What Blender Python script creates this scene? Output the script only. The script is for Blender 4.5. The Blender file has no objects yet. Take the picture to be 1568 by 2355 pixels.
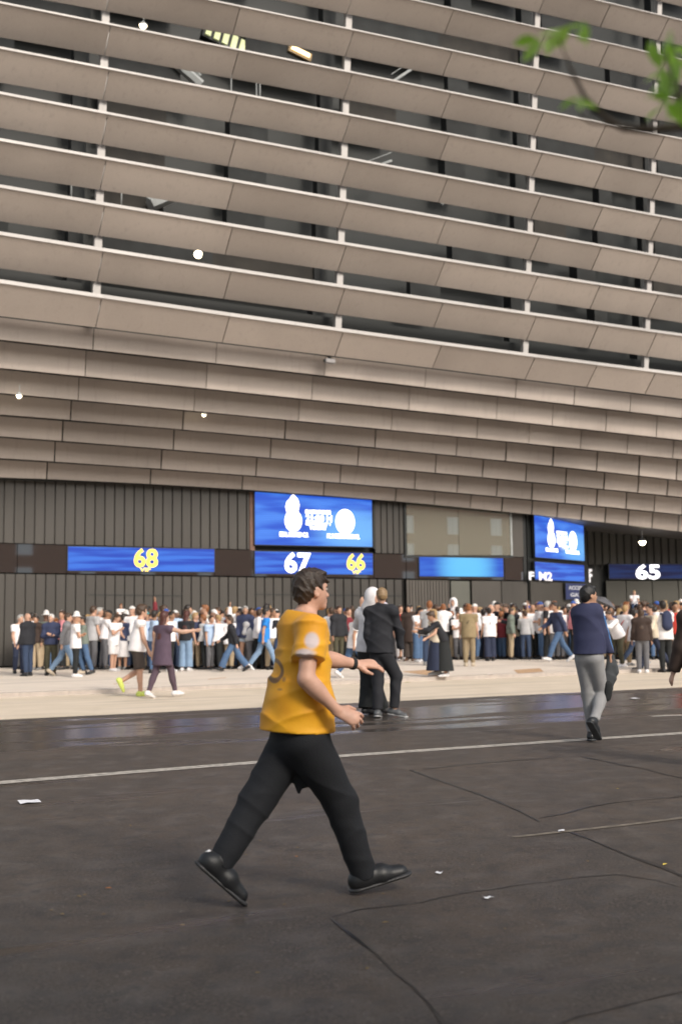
import bpy, bmesh, math, random
import numpy as np
from mathutils import Vector, Matrix
random.seed(11)
SC = bpy.context.scene
COL = SC.collection
# ------------------------------------------------------------------ camera, world, sun, exposure
F, PW, PH, RHO = 2500.0, 1568.0, 2355.0, 0.012     # lens and roll, in units of a 1568 x 2355 picture
EYE = 1.40
TH = math.atan(248.5 / F)
cam_d = bpy.data.cameras.new('camera'); cam = bpy.data.objects.new('camera', cam_d); COL.objects.link(cam)
cam_d.sensor_fit = 'VERTICAL'; cam_d.sensor_height = 36; cam_d.lens = F / PH * 36
cam_d.clip_start = 0.05; cam_d.clip_end = 2000
cam.matrix_world = Matrix.Translation((0, 0, EYE)) @ Matrix.Rotation(math.pi / 2 + TH, 4, 'X') @ Matrix.Rotation(-RHO, 4, 'Z')
cam_d.dof.use_dof = True; cam_d.dof.focus_distance = 8.5; cam_d.dof.aperture_fstop = 2.1
SC.camera = cam
world = bpy.data.worlds.new('World'); SC.world = world; world.use_nodes = True
wn = world.node_tree.nodes; bg = wn['Background']
sky = wn.new('ShaderNodeTexSky'); sky.sky_type = 'NISHITA'; sky.sun_disc = False
SUN_EL, SUN_AZ = math.radians(34), math.radians(142)       # azimuth: direction towards the sun, measured from +Y clockwise
sky.sun_elevation = SUN_EL; sky.sun_rotation = SUN_AZ
sky.air_density = 1.2; sky.dust_density = 4.0; sky.ozone_density = 1.0
hsv = wn.new('ShaderNodeHueSaturation'); hsv.inputs['Saturation'].default_value = 0.45
world.node_tree.links.new(sky.outputs[0], hsv.inputs['Color'])
world.node_tree.links.new(hsv.outputs[0], bg.inputs['Color'])
bg.inputs['Strength'].default_value = 0.115
sun_d = bpy.data.lights.new('sun', 'SUN'); sun = bpy.data.objects.new('sun', sun_d); COL.objects.link(sun)
sun_d.energy = 1.3; sun_d.angle = math.radians(12); sun_d.color = (1.0, 0.90, 0.78)
sd = Vector((math.sin(SUN_AZ) * math.cos(SUN_EL), math.cos(SUN_AZ) * math.cos(SUN_EL), math.sin(SUN_EL)))
sun.rotation_euler = sd.to_track_quat('Z', 'Y').to_euler()
SC.view_settings.view_transform = 'Standard'; SC.view_settings.look = 'None'
SC.view_settings.exposure = 0.68; SC.view_settings.gamma = 1.0
SC.view_settings.use_curve_mapping = False
SC.render.engine = 'CYCLES'

# ------------------------------------------------------------------ picture <-> place
def ray(px, py):
    a = px - PW / 2; b = PH / 2 - py
    u = a * math.cos(RHO) + b * math.sin(RHO); v = -a * math.sin(RHO) + b * math.cos(RHO)
    return Vector((u, F * math.cos(TH) - v * math.sin(TH), F * math.sin(TH) + v * math.cos(TH)))
def W(px, py, d):
    r = ray(px, py); return Vector((0, 0, EYE)) + r * (d / r.y)
def proj(p):
    q = Vector(p) - Vector((0, 0, EYE))
    dep = q.y * math.cos(TH) + q.z * math.sin(TH); v = (-q.y * math.sin(TH) + q.z * math.cos(TH)) / dep * F; u = q.x / dep * F
    a = u * math.cos(RHO) - v * math.sin(RHO); b = u * math.sin(RHO) + v * math.cos(RHO)
    return a + PW / 2, PH / 2 - b
def xy_on(px, py, P, yaw):                         # vertical plane through P with direction yaw
    r = ray(px, py); n = Vector((-math.sin(yaw), math.cos(yaw), 0))
    t = (Vector((P[0], P[1], 0)) - Vector((0, 0, 0))).dot(n) / (r.x * n.x + r.y * n.y)
    return Vector((0, 0, EYE)) + r * t
def z_at(x, y, yf):                                # height whose picture row is yf(px)
    z = 5.0
    for _ in range(6):
        px, py = proj((x, y, z)); _, p2 = proj((x, y, z + 0.1))
        z += (yf(px) - py) / ((p2 - py) / 0.1)
    return z
YR = math.radians(25)                              # the street's direction
def svals(x, y): return -math.sin(YR) * x + math.cos(YR) * y
KERB_S, APRON_S = 23.2, 16.9
def ground_z(x, y):
    s = svals(x, y)
    if s >= KERB_S: return 0.0
    if s < 15.5: return 0.0
    t = (s - 15.5) / (KERB_S - 15.5); return -0.09 * t * t * (3 - 2 * t)
def on_ground(px, py):
    z = 0.0
    for _ in range(8):
        r = ray(px, py); t = (z - EYE) / r.z; p = Vector((0, 0, EYE)) + r * t; z = ground_z(p.x, p.y)
    return p

# ------------------------------------------------------------------ small helpers
def tag(o, label=None, cat=None, group=None, kind=None):
    if label: o['label'] = label
    if cat: o['category'] = cat
    if group: o['group'] = group
    if kind: o['kind'] = kind
    return o
def link(o, parent=None):
    COL.objects.link(o)
    if parent: o.parent = parent
    return o
def empty(name, loc=(0, 0, 0), rz=0, sc=1.0):
    o = bpy.data.objects.new(name, None); o.location = loc; o.rotation_euler = (0, 0, rz); o.scale = (sc, sc, sc)
    o.empty_display_size = 0.2; return link(o)
def mesh_obj(name, vs, fs, mat, parent=None, smooth=False, bevel=0):
    me = bpy.data.meshes.new(name); me.from_pydata([tuple(v) for v in vs], [], fs); me.update()
    if smooth: me.polygons.foreach_set('use_smooth', [True] * len(me.polygons))
    if mat: me.materials.append(mat)
    return link(bpy.data.objects.new(name, me), parent)
HEXF = [(0, 1, 2, 3), (7, 6, 5, 4), (0, 4, 5, 1), (1, 5, 6, 2), (2, 6, 7, 3), (3, 7, 4, 0)]
def hexa(name, a, b, mat, parent=None):            # a: 4 front corners, b: 4 back corners
    return mesh_obj(name, list(a) + list(b), HEXF, mat, parent)
def box(name, x0, x1, y0, y1, z0, z1, mat, parent=None):
    return hexa(name, [(x0, y0, z0), (x1, y0, z0), (x1, y0, z1), (x0, y0, z1)], [(x0, y1, z0), (x1, y1, z0), (x1, y1, z1), (x0, y1, z1)], mat, parent)
class MB:                                          # collects pieces that belong to ONE part
    def __init__(s): s.v = []; s.f = []
    def hexa(s, a, b):
        n = len(s.v); s.v += list(a) + list(b); s.f += [tuple(i + n for i in f) for f in HEXF]
    def box(s, x0, x1, y0, y1, z0, z1):
        s.hexa([(x0, y0, z0), (x1, y0, z0), (x1, y0, z1), (x0, y0, z1)], [(x0, y1, z0), (x1, y1, z0), (x1, y1, z1), (x0, y1, z1)])
    def tube(s, pts, rs, n=8):
        base = len(s.v); pts = [Vector(p) for p in pts]
        for i, p in enumerate(pts):
            d = (pts[min(i + 1, len(pts) - 1)] - pts[max(i - 1, 0)]).normalized()
            a = d.orthogonal().normalized(); b = d.cross(a)
            if i and abs(a.dot(pa)) < .99: a = (pa - d * pa.dot(d)).normalized(); b = d.cross(a)
            pa = a
            for k in range(n):
                t = 2 * math.pi * k / n; s.v.append(p + (a * math.cos(t) + b * math.sin(t)) * rs[i])
        for i in range(len(pts) - 1):
            for k in range(n):
                k2 = (k + 1) % n
                s.f.append((base + i * n + k, base + i * n + k2, base + (i + 1) * n + k2, base + (i + 1) * n + k))
        s.f.append(tuple(base + k for k in range(n - 1, -1, -1))); s.f.append(tuple(base + (len(pts) - 1) * n + k for k in range(n)))
    def build(s, name, mat, parent=None, smooth=False): return mesh_obj(name, s.v, s.f, mat, parent, smooth)

# ------------------------------------------------------------------ materials
MATS = {}
def mat(name, col, rough=0.7, metal=0.0, noise=0.0, nscale=4.0, bump=0.0, bscale=40.0, emit=None, estr=0.0, spec=0.5, sheen=0.0):
    if name in MATS: return MATS[name]
    m = bpy.data.materials.new(name); m.use_nodes = True; nt = m.node_tree; N = nt.nodes; L = nt.links; p = N['Principled BSDF']
    p.inputs['Base Color'].default_value = (*col, 1); p.inputs['Roughness'].default_value = rough; p.inputs['Metallic'].default_value = metal
    p.inputs['Specular IOR Level'].default_value = spec
    tc = N.new('ShaderNodeTexCoord')
    if noise:
        n = N.new('ShaderNodeTexNoise'); n.inputs['Scale'].default_value = nscale; n.inputs['Detail'].default_value = 6
        L.new(tc.outputs['Object'], n.inputs['Vector'])
        r = N.new('ShaderNodeMapRange'); r.inputs['From Min'].default_value = .3; r.inputs['From Max'].default_value = .7
        r.inputs['To Min'].default_value = 1 - noise; r.inputs['To Max'].default_value = 1 + noise; L.new(n.outputs['Fac'], r.inputs['Value'])
        mx = N.new('ShaderNodeVectorMath'); mx.operation = 'SCALE'; mx.inputs[0].default_value = col; L.new(r.outputs[0], mx.inputs['Scale'])
        L.new(mx.outputs[0], p.inputs['Base Color'])
    if bump:
        n2 = N.new('ShaderNodeTexNoise'); n2.inputs['Scale'].default_value = bscale; n2.inputs['Detail'].default_value = 4
        L.new(tc.outputs['Object'], n2.inputs['Vector'])
        b = N.new('ShaderNodeBump'); b.inputs['Strength'].default_value = bump; b.inputs['Distance'].default_value = 0.01
        L.new(n2.outputs['Fac'], b.inputs['Height']); L.new(b.outputs[0], p.inputs['Normal'])
    if emit: p.inputs['Emission Color'].default_value = (*emit, 1); p.inputs['Emission Strength'].default_value = estr
    if sheen: p.inputs['Sheen Weight'].default_value = sheen
    MATS[name] = m; return m
def math_node(nt, op, a, b=None, clamp=False):
    n = nt.nodes.new('ShaderNodeMath'); n.operation = op; n.use_clamp = clamp
    for i, v in enumerate((a, b)):
        if v is None: continue
        if isinstance(v, (int, float)): n.inputs[i].default_value = v
        else: nt.links.new(v, n.inputs[i])
    return n.outputs[0]
def mixc(nt, fac, a, b):
    n = nt.nodes.new('ShaderNodeMix'); n.data_type = 'RGBA'
    for k, v in ((0, fac), (6, a), (7, b)):
        if isinstance(v, (int, float)): n.inputs[k].default_value = v
        elif isinstance(v, tuple): n.inputs[k].default_value = (*v, 1)
        else: nt.links.new(v, n.inputs[k])
    return n.outputs[2]
def noise_node(nt, vec, scale, detail=5, rough=.5):
    n = nt.nodes.new('ShaderNodeTexNoise'); n.inputs['Scale'].default_value = scale; n.inputs['Detail'].default_value = detail
    n.inputs['Roughness'].default_value = rough; nt.links.new(vec, n.inputs['Vector']); return n.outputs['Fac']
def rng(nt, v, a, b, c=0.0, d=1.0):
    n = nt.nodes.new('ShaderNodeMapRange'); n.interpolation_type = 'SMOOTHSTEP'
    for k, x in zip(('From Min', 'From Max', 'To Min', 'To Max'), (a, b, c, d)): n.inputs[k].default_value = x
    nt.links.new(v, n.inputs['Value']); return n.outputs[0]

# panel cladding: brownish grey coated aluminium, every panel a touch different
def panel_mat(name, col, rough=.42, var=.10):
    m = bpy.data.materials.new(name); m.use_nodes = True; nt = m.node_tree; N = nt.nodes; L = nt.links; p = N['Principled BSDF']
    oi = N.new('ShaderNodeObjectInfo'); geo = N.new('ShaderNodeNewGeometry')
    n1 = noise_node(nt, geo.outputs['Position'], .35, 4); n2 = noise_node(nt, geo.outputs['Position'], 60, 3, .7)
    v = math_node(nt, 'ADD', rng(nt, oi.outputs['Random'], 0, 1, 1 - var, 1 + var), rng(nt, n1, .3, .7, -.08, .08))
    v = math_node(nt, 'ADD', v, rng(nt, n2, .2, .8, -.10, .10))
    mx = N.new('ShaderNodeVectorMath'); mx.operation = 'SCALE'; mx.inputs[0].default_value = col; L.new(v, mx.inputs['Scale'])
    smp = N.new('ShaderNodeMapping'); smp.inputs['Scale'].default_value = (5, 5, .35); L.new(geo.outputs['Position'], smp.inputs['Vector'])
    c3 = mixc(nt, rng(nt, noise_node(nt, smp.outputs[0], 1.4, 5, .65), .52, .75, 0, .32), mx.outputs[0], tuple(x * .62 for x in col))
    L.new(c3, p.inputs['Base Color']); p.inputs['Roughness'].default_value = rough; p.inputs['Metallic'].default_value = .15
    L.new(rng(nt, n1, .3, .7, rough - .08, rough + .1), p.inputs['Roughness'])
    MATS[name] = m; return m
M_PANEL = panel_mat('cladding_panel', (.385, .335, .298))
M_RIM = panel_mat('rim_paint', (.42, .40, .385), .55, .06)
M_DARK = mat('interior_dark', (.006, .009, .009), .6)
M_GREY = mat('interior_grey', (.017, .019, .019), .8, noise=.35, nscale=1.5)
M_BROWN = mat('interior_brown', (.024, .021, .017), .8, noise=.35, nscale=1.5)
M_BLACK = mat('black_metal', (.012, .014, .014), .45)
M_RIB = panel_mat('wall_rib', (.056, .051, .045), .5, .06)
M_STEEL = mat('light_steel', (.40, .42, .42), .4, noise=.1)
M_SOFFIT = mat('soffit', (.05, .047, .045), .5, noise=.2)

def asphalt():
    m = bpy.data.materials.new('asphalt'); m.use_nodes = True; nt = m.node_tree; N = nt.nodes; L = nt.links; p = N['Principled BSDF']
    geo = N.new('ShaderNodeNewGeometry'); P = geo.outputs['Position']
    mp = N.new('ShaderNodeMapping'); mp.inputs['Rotation'].default_value = (0, 0, -YR); L.new(P, mp.inputs['Vector']); R = mp.outputs[0]
    sx = N.new('ShaderNodeSeparateXYZ'); L.new(R, sx.inputs[0]); S = sx.outputs['Y']
    grit = noise_node(nt, P, 60, 6, .85); blot = noise_node(nt, P, 1.1, 5, .6); mid = noise_node(nt, P, 9, 4, .6)
    st = N.new('ShaderNodeMapping'); st.inputs['Scale'].default_value = (.22, 1.2, 1); L.new(R, st.inputs['Vector'])
    streak = noise_node(nt, st.outputs[0], 1.3, 4, .5)
    c = mixc(nt, rng(nt, grit, .38, .64), (.016, .014, .013), (.135, .108, .088))
    c = mixc(nt, rng(nt, blot, .35, .68, 0, .55), c, (.120, .088, .064))
    vo = N.new('ShaderNodeTexVoronoi'); vo.inputs['Scale'].default_value = 34; L.new(P, vo.inputs['Vector'])
    sp_ = math_node(nt, 'MULTIPLY', rng(nt, vo.outputs['Distance'], .12, .30, 1, 0), rng(nt, noise_node(nt, P, 23, 3, .6), .46, .58))
    c = mixc(nt, math_node(nt, 'MULTIPLY', sp_, .55), c, (.27, .235, .205))
    sw = noise_node(nt, P, 4.5, 4, .7)
    c = mixc(nt, rng(nt, sw, .46, .64, 0, .55), c, (.165, .142, .125))
    c = mixc(nt, rng(nt, mid, .45, .66, 0, .6), c, (.028, .025, .024))
    # wetness: a damp gutter strip plus scattered puddles
    near = math_node(nt, 'SUBTRACT', 1.0, math_node(nt, 'ABSOLUTE', math_node(nt, 'MULTIPLY', math_node(nt, 'SUBTRACT', S, 14.6), 1 / 3.2)), True)
    wet = rng(nt, math_node(nt, 'ADD', math_node(nt, 'MULTIPLY', near, .27), streak), .57, .74)
    wet2 = rng(nt, streak, .66, .78, 0, .45)
    w = math_node(nt, 'MAXIMUM', wet, wet2)
    c = mixc(nt, math_node(nt, 'MULTIPLY', w, .62), c, (.045, .038, .033))
    L.new(c, p.inputs['Base Color'])
    L.new(rng(nt, math_node(nt, 'ADD', w, rng(nt, blot, .3, .6, .18, 0)), 0, 1, .50, .15), p.inputs['Roughness'])
    b = N.new('ShaderNodeBump'); b.inputs['Distance'].default_value = .012
    L.new(rng(nt, w, 0, 1, .9, .12), b.inputs['Strength']); L.new(math_node(nt, 'ADD', grit, math_node(nt, 'MULTIPLY', mid, .5)), b.inputs['Height']); L.new(b.outputs[0], p.inputs['Normal'])
    p.inputs['Specular IOR Level'].default_value = .5
    return m
M_ASPH = asphalt()
def paving(name, c1, c2, slab):
    m = bpy.data.materials.new(name); m.use_nodes = True; nt = m.node_tree; N = nt.nodes; L = nt.links; p = N['Principled BSDF']
    geo = N.new('ShaderNodeNewGeometry'); P = geo.outputs['Position']
    mp = N.new('ShaderNodeMapping'); mp.inputs['Rotation'].default_value = (0, 0, -YR); L.new(P, mp.inputs['Vector']); R = mp.outputs[0]
    a = noise_node(nt, P, .8, 6, .6); g = noise_node(nt, P, 70, 4, .7)
    st = N.new('ShaderNodeMapping'); st.inputs['Scale'].default_value = (.15, 1.6, 1); L.new(R, st.inputs['Vector']); s = noise_node(nt, st.outputs[0], 1.0, 4, .5)
    c = mixc(nt, rng(nt, a, .35, .65), c1, c2); c = mixc(nt, rng(nt, s, .5, .72, 0, .6), c, tuple(x * .62 for x in c1))
    c = mixc(nt, rng(nt, g, .35, .7, .12, 0), c, (.12, .11, .1))
    L.new(c, p.inputs['Base Color']); p.inputs['Roughness'].default_value = .75
    b = N.new('ShaderNodeBump'); b.inputs['Distance'].default_value = .006; b.inputs['Strength'].default_value = .6; L.new(g, b.inputs['Height']); L.new(b.outputs[0], p.inputs['Normal'])
    return m
M_APRON = paving('apron_paving', (.74, .63, .50), (.66, .56, .43), 0)
M_PAVE = paving('pavement_slabs', (.80, .70, .60), (.73, .64, .54), .6)
M_LINE = mat('road_paint', (.38, .35, .31), .6, noise=.45, nscale=14)
M_LINE_OLD = mat('worn_road_paint', (.17, .145, .115), .6, noise=.4, nscale=14)
M_TAR = mat('crack_tar', (.018, .019, .021), .35, noise=.3, nscale=8)
M_KERB = mat('kerb_stone', (.42, .37, .33), .8, noise=.2, nscale=3)
M_ORANGE = mat('tactile_orange', (.52, .33, .19), .8, noise=.2, nscale=5)

# ------------------------------------------------------------------ ground
def P_ts(t, s, z=None):
    x = t * math.cos(YR) - s * math.sin(YR); y = t * math.sin(YR) + s * math.cos(YR)
    return Vector((x, y, ground_z(x, y) if z is None else z))
def strip(name, ss, t0, t1, m, dz=0.0, zfix=None):
    vs = []; fs = []; n = 2
    for s in ss:
        for t in (t0, t1):
            p = P_ts(t, s - 1e-5 if s == KERB_S and zfix is None else s, zfix); p.z += dz; vs.append(p)
    for i in range(len(ss) - 1): fs.append((2 * i, 2 * i + 1, 2 * i + 3, 2 * i + 2))
    return mesh_obj(name, vs, fs, m)
tag(mesh_obj('ground', [(-600, -600, -.3), (600, -600, -.3), (600, 600, -.3), (-600, 600, -.3)], [(0, 1, 2, 3)], mat('far_ground', (.10, .095, .09), .9, noise=.2, nscale=.2)), kind='structure')
tag(strip('road', [-16, 0, 8, 12, 15.5, 16.2, APRON_S], -140, 160, M_ASPH), kind='structure')
tag(strip('paved_apron', [APRON_S, 18, 19, 20, 21, 22, 22.7, KERB_S], -140, 160, M_APRON, .001), kind='structure')
tag(strip('pavement', [KERB_S + .15, 60], -140, 160, M_PAVE, 0, 0.0), kind='structure')
tag(strip('near_pavement', [-60, -16.15], -140, 160, M_PAVE, 0, .12), kind='structure')
kb = tag(empty('kerb', P_ts(0, KERB_S)), kind='structure')
KM = None
for k in range(-14, 34):
    if KM is None:
        o = box('kerb_stone', -.499, .499, 0, .15, -.2, .003, M_KERB, kb); KM = o.data
    else: o = link(bpy.data.objects.new('kerb_stone', KM), kb)
    p = P_ts(k * 1.0, KERB_S, 0) - Vector(kb.location); o.location = (p.x, p.y, -kb.location.z + random.uniform(-.003, .003)); o.rotation_euler = (0, 0, YR)

def ground_quad(name, pts, m, dz):                 # a marking lying on the ground, given by picture corners
    vs = [on_ground(*p) for p in pts]
    for v in vs: v.z += dz
    return mesh_obj(name, vs, [tuple(range(len(vs)))], m)
def ground_line(name, pl, w, m, dz, widths=None):
    g = [on_ground(*p) for p in pl]; L_ = []; R_ = []
    for i, p in enumerate(g):
        d = (g[min(i + 1, len(g) - 1)] - g[max(i - 1, 0)]); n = Vector((-d.y, d.x, 0)).normalized()
        ww = (widths[i] if widths else w) / 2
        for lst, sg in ((L_, 1), (R_, -1)):
            q = p + n * ww * sg; q.z = ground_z(q.x, q.y) + dz; lst.append(q)
    n = len(g); return mesh_obj(name, L_ + R_, [(i, n + i, n + i + 1, i + 1) for i in range(n - 1)], m)
tag(ground_line('lane_line', [(-420, 1833), (-100, 1810), (42, 1797), (600, 1753), (800, 1738), (1330, 1702), (1560, 1687), (2100, 1650)], .19, M_LINE, .004), kind='structure')
tag(ground_line('lane_dash', [(1497, 1648), (1540, 1646), (1640, 1643)], .16, M_LINE, .004), kind='structure')
tag(ground_line('worn_lane_line', [(1180, 1926), (1300, 1913), (1430, 1899), (1568, 1882), (1800, 1850)], .05, M_LINE_OLD, .004), kind='structure')
def wob(pl, amp=4, step=45):
    out = []
    for (a, b) in zip(pl[:-1], pl[1:]):
        n = max(1, int(math.hypot(b[0] - a[0], b[1] - a[1]) / step))
        for i in range(n):
            t = i / n; out.append((a[0] + (b[0] - a[0]) * t + random.uniform(-amp, amp) * (i > 0), a[1] + (b[1] - a[1]) * t + random.uniform(-amp, amp) * .5 * (i > 0)))
    out.append(pl[-1]); return out
for pl, w in (([(1060, 2400), (985, 2308), (870, 2200), (800, 2145), (760, 2112)], .030), ([(760, 2110), (830, 2092), (960, 2078), (1080, 2052), (1300, 2022), (1420, 2012), (1500, 2024), (1620, 2052)], .016),
              ([(945, 1772), (1040, 1806), (1140, 1842), (1240, 1890)], .05), ([(1310, 1914), (1420, 1958), (1560, 2012), (1640, 2042)], .045),
              ([(1340, 1742), (1430, 1760), (1568, 1790)], .06), ([(1150, 2400), (1330, 2338), (1568, 2282), (1700, 2255)], .018), ([(970, 1770), (1150, 1752), (1340, 1738)], .035), ([(1240, 1882), (1400, 1848), (1568, 1832)], .03)):
    q = wob(pl); tag(ground_line('crack_seal', q, w, M_TAR, .003, [w * random.uniform(.25, .85) for _ in q]), kind='structure')
for pts in ([(478, 1562), (520, 1558), (523, 1580), (482, 1584)], [(262, 1573), (300, 1571), (292, 1588), (250, 1590)], [(925, 1545), (985, 1540), (1010, 1556), (950, 1562)], [(1180, 1541), (1240, 1537), (1250, 1545), (1190, 1549)]):
    tag(ground_quad('orange_patch', pts, M_ORANGE, .006), kind='structure')
# ------------------------------------------------------------------ stadium facade
YO = math.radians(28.5); PO = Vector((0, 33.2, 0)); NI = Vector((-math.sin(YO), math.cos(YO), 0)); DO = Vector((math.cos(YO), math.sin(YO), 0))
YW = math.radians(26.0); PWL = Vector((0, 40.6, 0)); NW = Vector((-math.sin(YW), math.cos(YW), 0)); DW = Vector((math.cos(YW), math.sin(YW), 0))
def quad(L_, M_, R_):
    x0, x1, x2 = 45., 785., 1560.
    def f(x):
        return L_ * (x - x1) * (x - x2) / ((x0 - x1) * (x0 - x2)) + M_ * (x - x0) * (x - x2) / ((x1 - x0) * (x1 - x2)) + R_ * (x - x0) * (x - x1) / ((x2 - x0) * (x2 - x1))
    return f
TOPS = [(656, 761, 862), (546, 660, 771), (438, 561, 683), (331, 461, 598), (224, 363, 506), (120, 262, 411), (16, 163, 319), (-88, 64, 228), (-192, -35, 137), (-296, -134, 46), (-400, -233, -45), (-504, -332, -136)]
BOTO = [(76, 60, 54)] + [(77, 64, 58)] * 11
JO = [-420, -70, 235, 529, 790, 1016, 1230, 1373, 1507, 1640, 1775, 1910]
POSTJ = {2, 4, 6, 8, 10, 0}
fac = empty('stadium_facade', xy_on(784, 1426, PO, YO) * 1.0); fac.location.z = 0; FO = Vector(fac.location)
tag(fac, 'curved stadium front of overlapping brown grey metal louvre bands with white upper edges', 'stadium')
def loc(p): return Vector(p) - FO
def up_xy(px, py, k, inward=0.0):
    base = PO - NI * (0.08 * k) + NI * inward
    return xy_on(px, py, base, YO)
tops = [quad(*t) for t in TOPS]; bots = [quad(*(t[i] + b[i] for i in range(3))) for t, b in zip(TOPS, BOTO)]
jx = lambda j, k: JO[j] + 3.4 * k
corner = {}
for k in range(len(TOPS)):
    for j in range(len(JO)):
        px = jx(j, k); a = up_xy(px, tops[k](px), k); a.z = z_at(a.x, a.y, tops[k])
        b = a + NI * .60; b.z = z_at(b.x, b.y, bots[k]); corner[k, j] = (a, b)
for k in range(len(TOPS)):
    for j in range(len(JO) - 1):
        (a0, b0), (a1, b1) = corner[k, j], corner[k, j + 1]
        g0 = .014 if j < 6 else .022; d = (a1 - a0).normalized() * g0
        A0, A1, B0, B1 = a0 + d, a1 - d, b0 + d, b1 - d
        jit = NI * random.uniform(-.006, .006); A0 = A0 + jit; A1 = A1 + jit
        up = Vector((0, 0, 1)); th = NI * .05 + up * .02
        hexa('louvre_panel', [loc(B0), loc(B1), loc(A1), loc(A0)], [loc(B0 + th), loc(B1 + th), loc(A1 + th), loc(A0 + th)], M_PANEL, fac)
        r0, r1 = a0 - NI * .03, a1 - NI * .03; h = Vector((0, 0, .105 * max(.35, 1 - .085 * k))); w = NI * .16  # dimmer look of the upper rows is put into thinner edges
        hexa('white_edge', [loc(r0 - h * .25), loc(r1 - h * .25), loc(r1 + h * .75), loc(r0 + h * .75)], [loc(r0 - h * .25 + w), loc(r1 - h * .25 + w), loc(r1 + h * .75 + w), loc(r0 + h * .75 + w)], M_RIM, fac)
# white posts that show in the gaps
for j in sorted(POSTJ):
    mb = MB(); rows = []
    for k in range(-1, len(TOPS)):
        px = jx(j, k) - (12 if j < 6 else 22) ; kk = max(k, 0)
        a = up_xy(px, tops[kk](px), kk, .66); a.z = z_at(a.x, a.y, tops[kk]) if k >= 0 else z_at(a.x, a.y, bots[0]) + .15
        rows.append(a)
    for p, q in zip(rows[:-1], rows[1:]):
        w = DO * .11; t = NI * .16; e = Vector((0, 0, -.002))
        mb.hexa([loc(p - w), loc(p + w), loc(q + w - e * 0), loc(q - w)], [loc(p - w + t), loc(p + w + t), loc(q + w + t), loc(q - w + t)])
    mb.build('white_post', M_RIM, fac)
# inside behind the gaps: frame of dark bays and grey concrete pieces
rr = random.Random(5)
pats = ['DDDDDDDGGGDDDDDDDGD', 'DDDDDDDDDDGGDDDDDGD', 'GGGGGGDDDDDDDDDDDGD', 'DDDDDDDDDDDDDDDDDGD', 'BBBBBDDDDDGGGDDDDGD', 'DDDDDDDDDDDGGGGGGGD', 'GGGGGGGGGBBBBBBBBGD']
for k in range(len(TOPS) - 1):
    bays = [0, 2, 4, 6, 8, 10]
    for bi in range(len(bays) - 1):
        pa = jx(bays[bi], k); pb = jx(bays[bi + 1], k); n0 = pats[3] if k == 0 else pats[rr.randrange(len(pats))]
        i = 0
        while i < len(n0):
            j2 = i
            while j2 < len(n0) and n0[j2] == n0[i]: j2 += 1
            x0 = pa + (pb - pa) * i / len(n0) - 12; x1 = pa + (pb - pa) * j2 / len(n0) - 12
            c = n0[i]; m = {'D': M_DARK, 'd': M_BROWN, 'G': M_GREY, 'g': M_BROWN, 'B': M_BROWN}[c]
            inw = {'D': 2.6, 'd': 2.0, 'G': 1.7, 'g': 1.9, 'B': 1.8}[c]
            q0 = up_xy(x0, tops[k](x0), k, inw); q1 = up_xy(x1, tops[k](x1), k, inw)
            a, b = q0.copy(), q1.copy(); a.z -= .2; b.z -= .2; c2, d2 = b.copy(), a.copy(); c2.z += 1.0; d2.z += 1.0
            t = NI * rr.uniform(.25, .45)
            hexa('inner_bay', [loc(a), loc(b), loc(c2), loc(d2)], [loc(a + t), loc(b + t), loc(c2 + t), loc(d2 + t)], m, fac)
            i = j2
# inner volume behind everything: back wall, side, roof added to keep skylight out
iw0 = up_xy(-420, 700, 0, 7.5); iw1 = up_xy(1950, 700, 0, 7.5)
def slab(name, p0, p1, depth, z0, z1, m, par=fac, n=NI):
    return hexa(name, [loc((p0.x, p0.y, z0)), loc((p1.x, p1.y, z0)), loc((p1.x, p1.y, z1)), loc((p0.x, p0.y, z1))], [loc((p0.x + n.x * depth, p0.y + n.y * depth, z0)), loc((p1.x + n.x * depth, p1.y + n.y * depth, z0)), loc((p1.x + n.x * depth, p1.y + n.y * depth, z1)), loc((p0.x + n.x * depth, p0.y + n.y * depth, z1))], m, par)
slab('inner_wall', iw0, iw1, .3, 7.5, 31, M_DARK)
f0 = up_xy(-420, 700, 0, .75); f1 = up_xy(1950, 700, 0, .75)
slab('sky_block_roof', f0, f1, 7.0, 31.2, 31.5, M_GREY)
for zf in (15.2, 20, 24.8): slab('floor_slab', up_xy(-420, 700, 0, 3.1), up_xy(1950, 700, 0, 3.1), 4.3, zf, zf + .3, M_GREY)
# diagonal stair flights glimpsed through the gaps
for (x0, y0, x1, y1, w) in ((395, 135, 462, 195, .16), (345, 470, 440, 430, .22), (835, 395, 900, 370, .05), (1015, 470, 1045, 440, .05), (900, 190, 960, 150, .05)):
    a = up_xy(x0, y0, 0, 1.2); b = up_xy(x1, y1, 0, 1.2); mb = MB(); mb.tube([loc(a), loc(b)], [w, w], 6)
    mb.tube([loc(a + Vector((0, 0, .3))), loc(b + Vector((0, 0, .3)))], [w * .25] * 2, 6); mb.build('stair_beam', M_STEEL, fac)
for (x, y) in ((532, 195), (590, 205), (598, 206), (165, 430), (280, 440)):
    a = up_xy(x, y, 0, 1.0); mb = MB(); mb.tube([loc(a - Vector((0, 0, .5))), loc(a + Vector((0, 0, .5)))], [.02, .02], 6); mb.build('hanger_rod', M_STEEL, fac)
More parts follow.
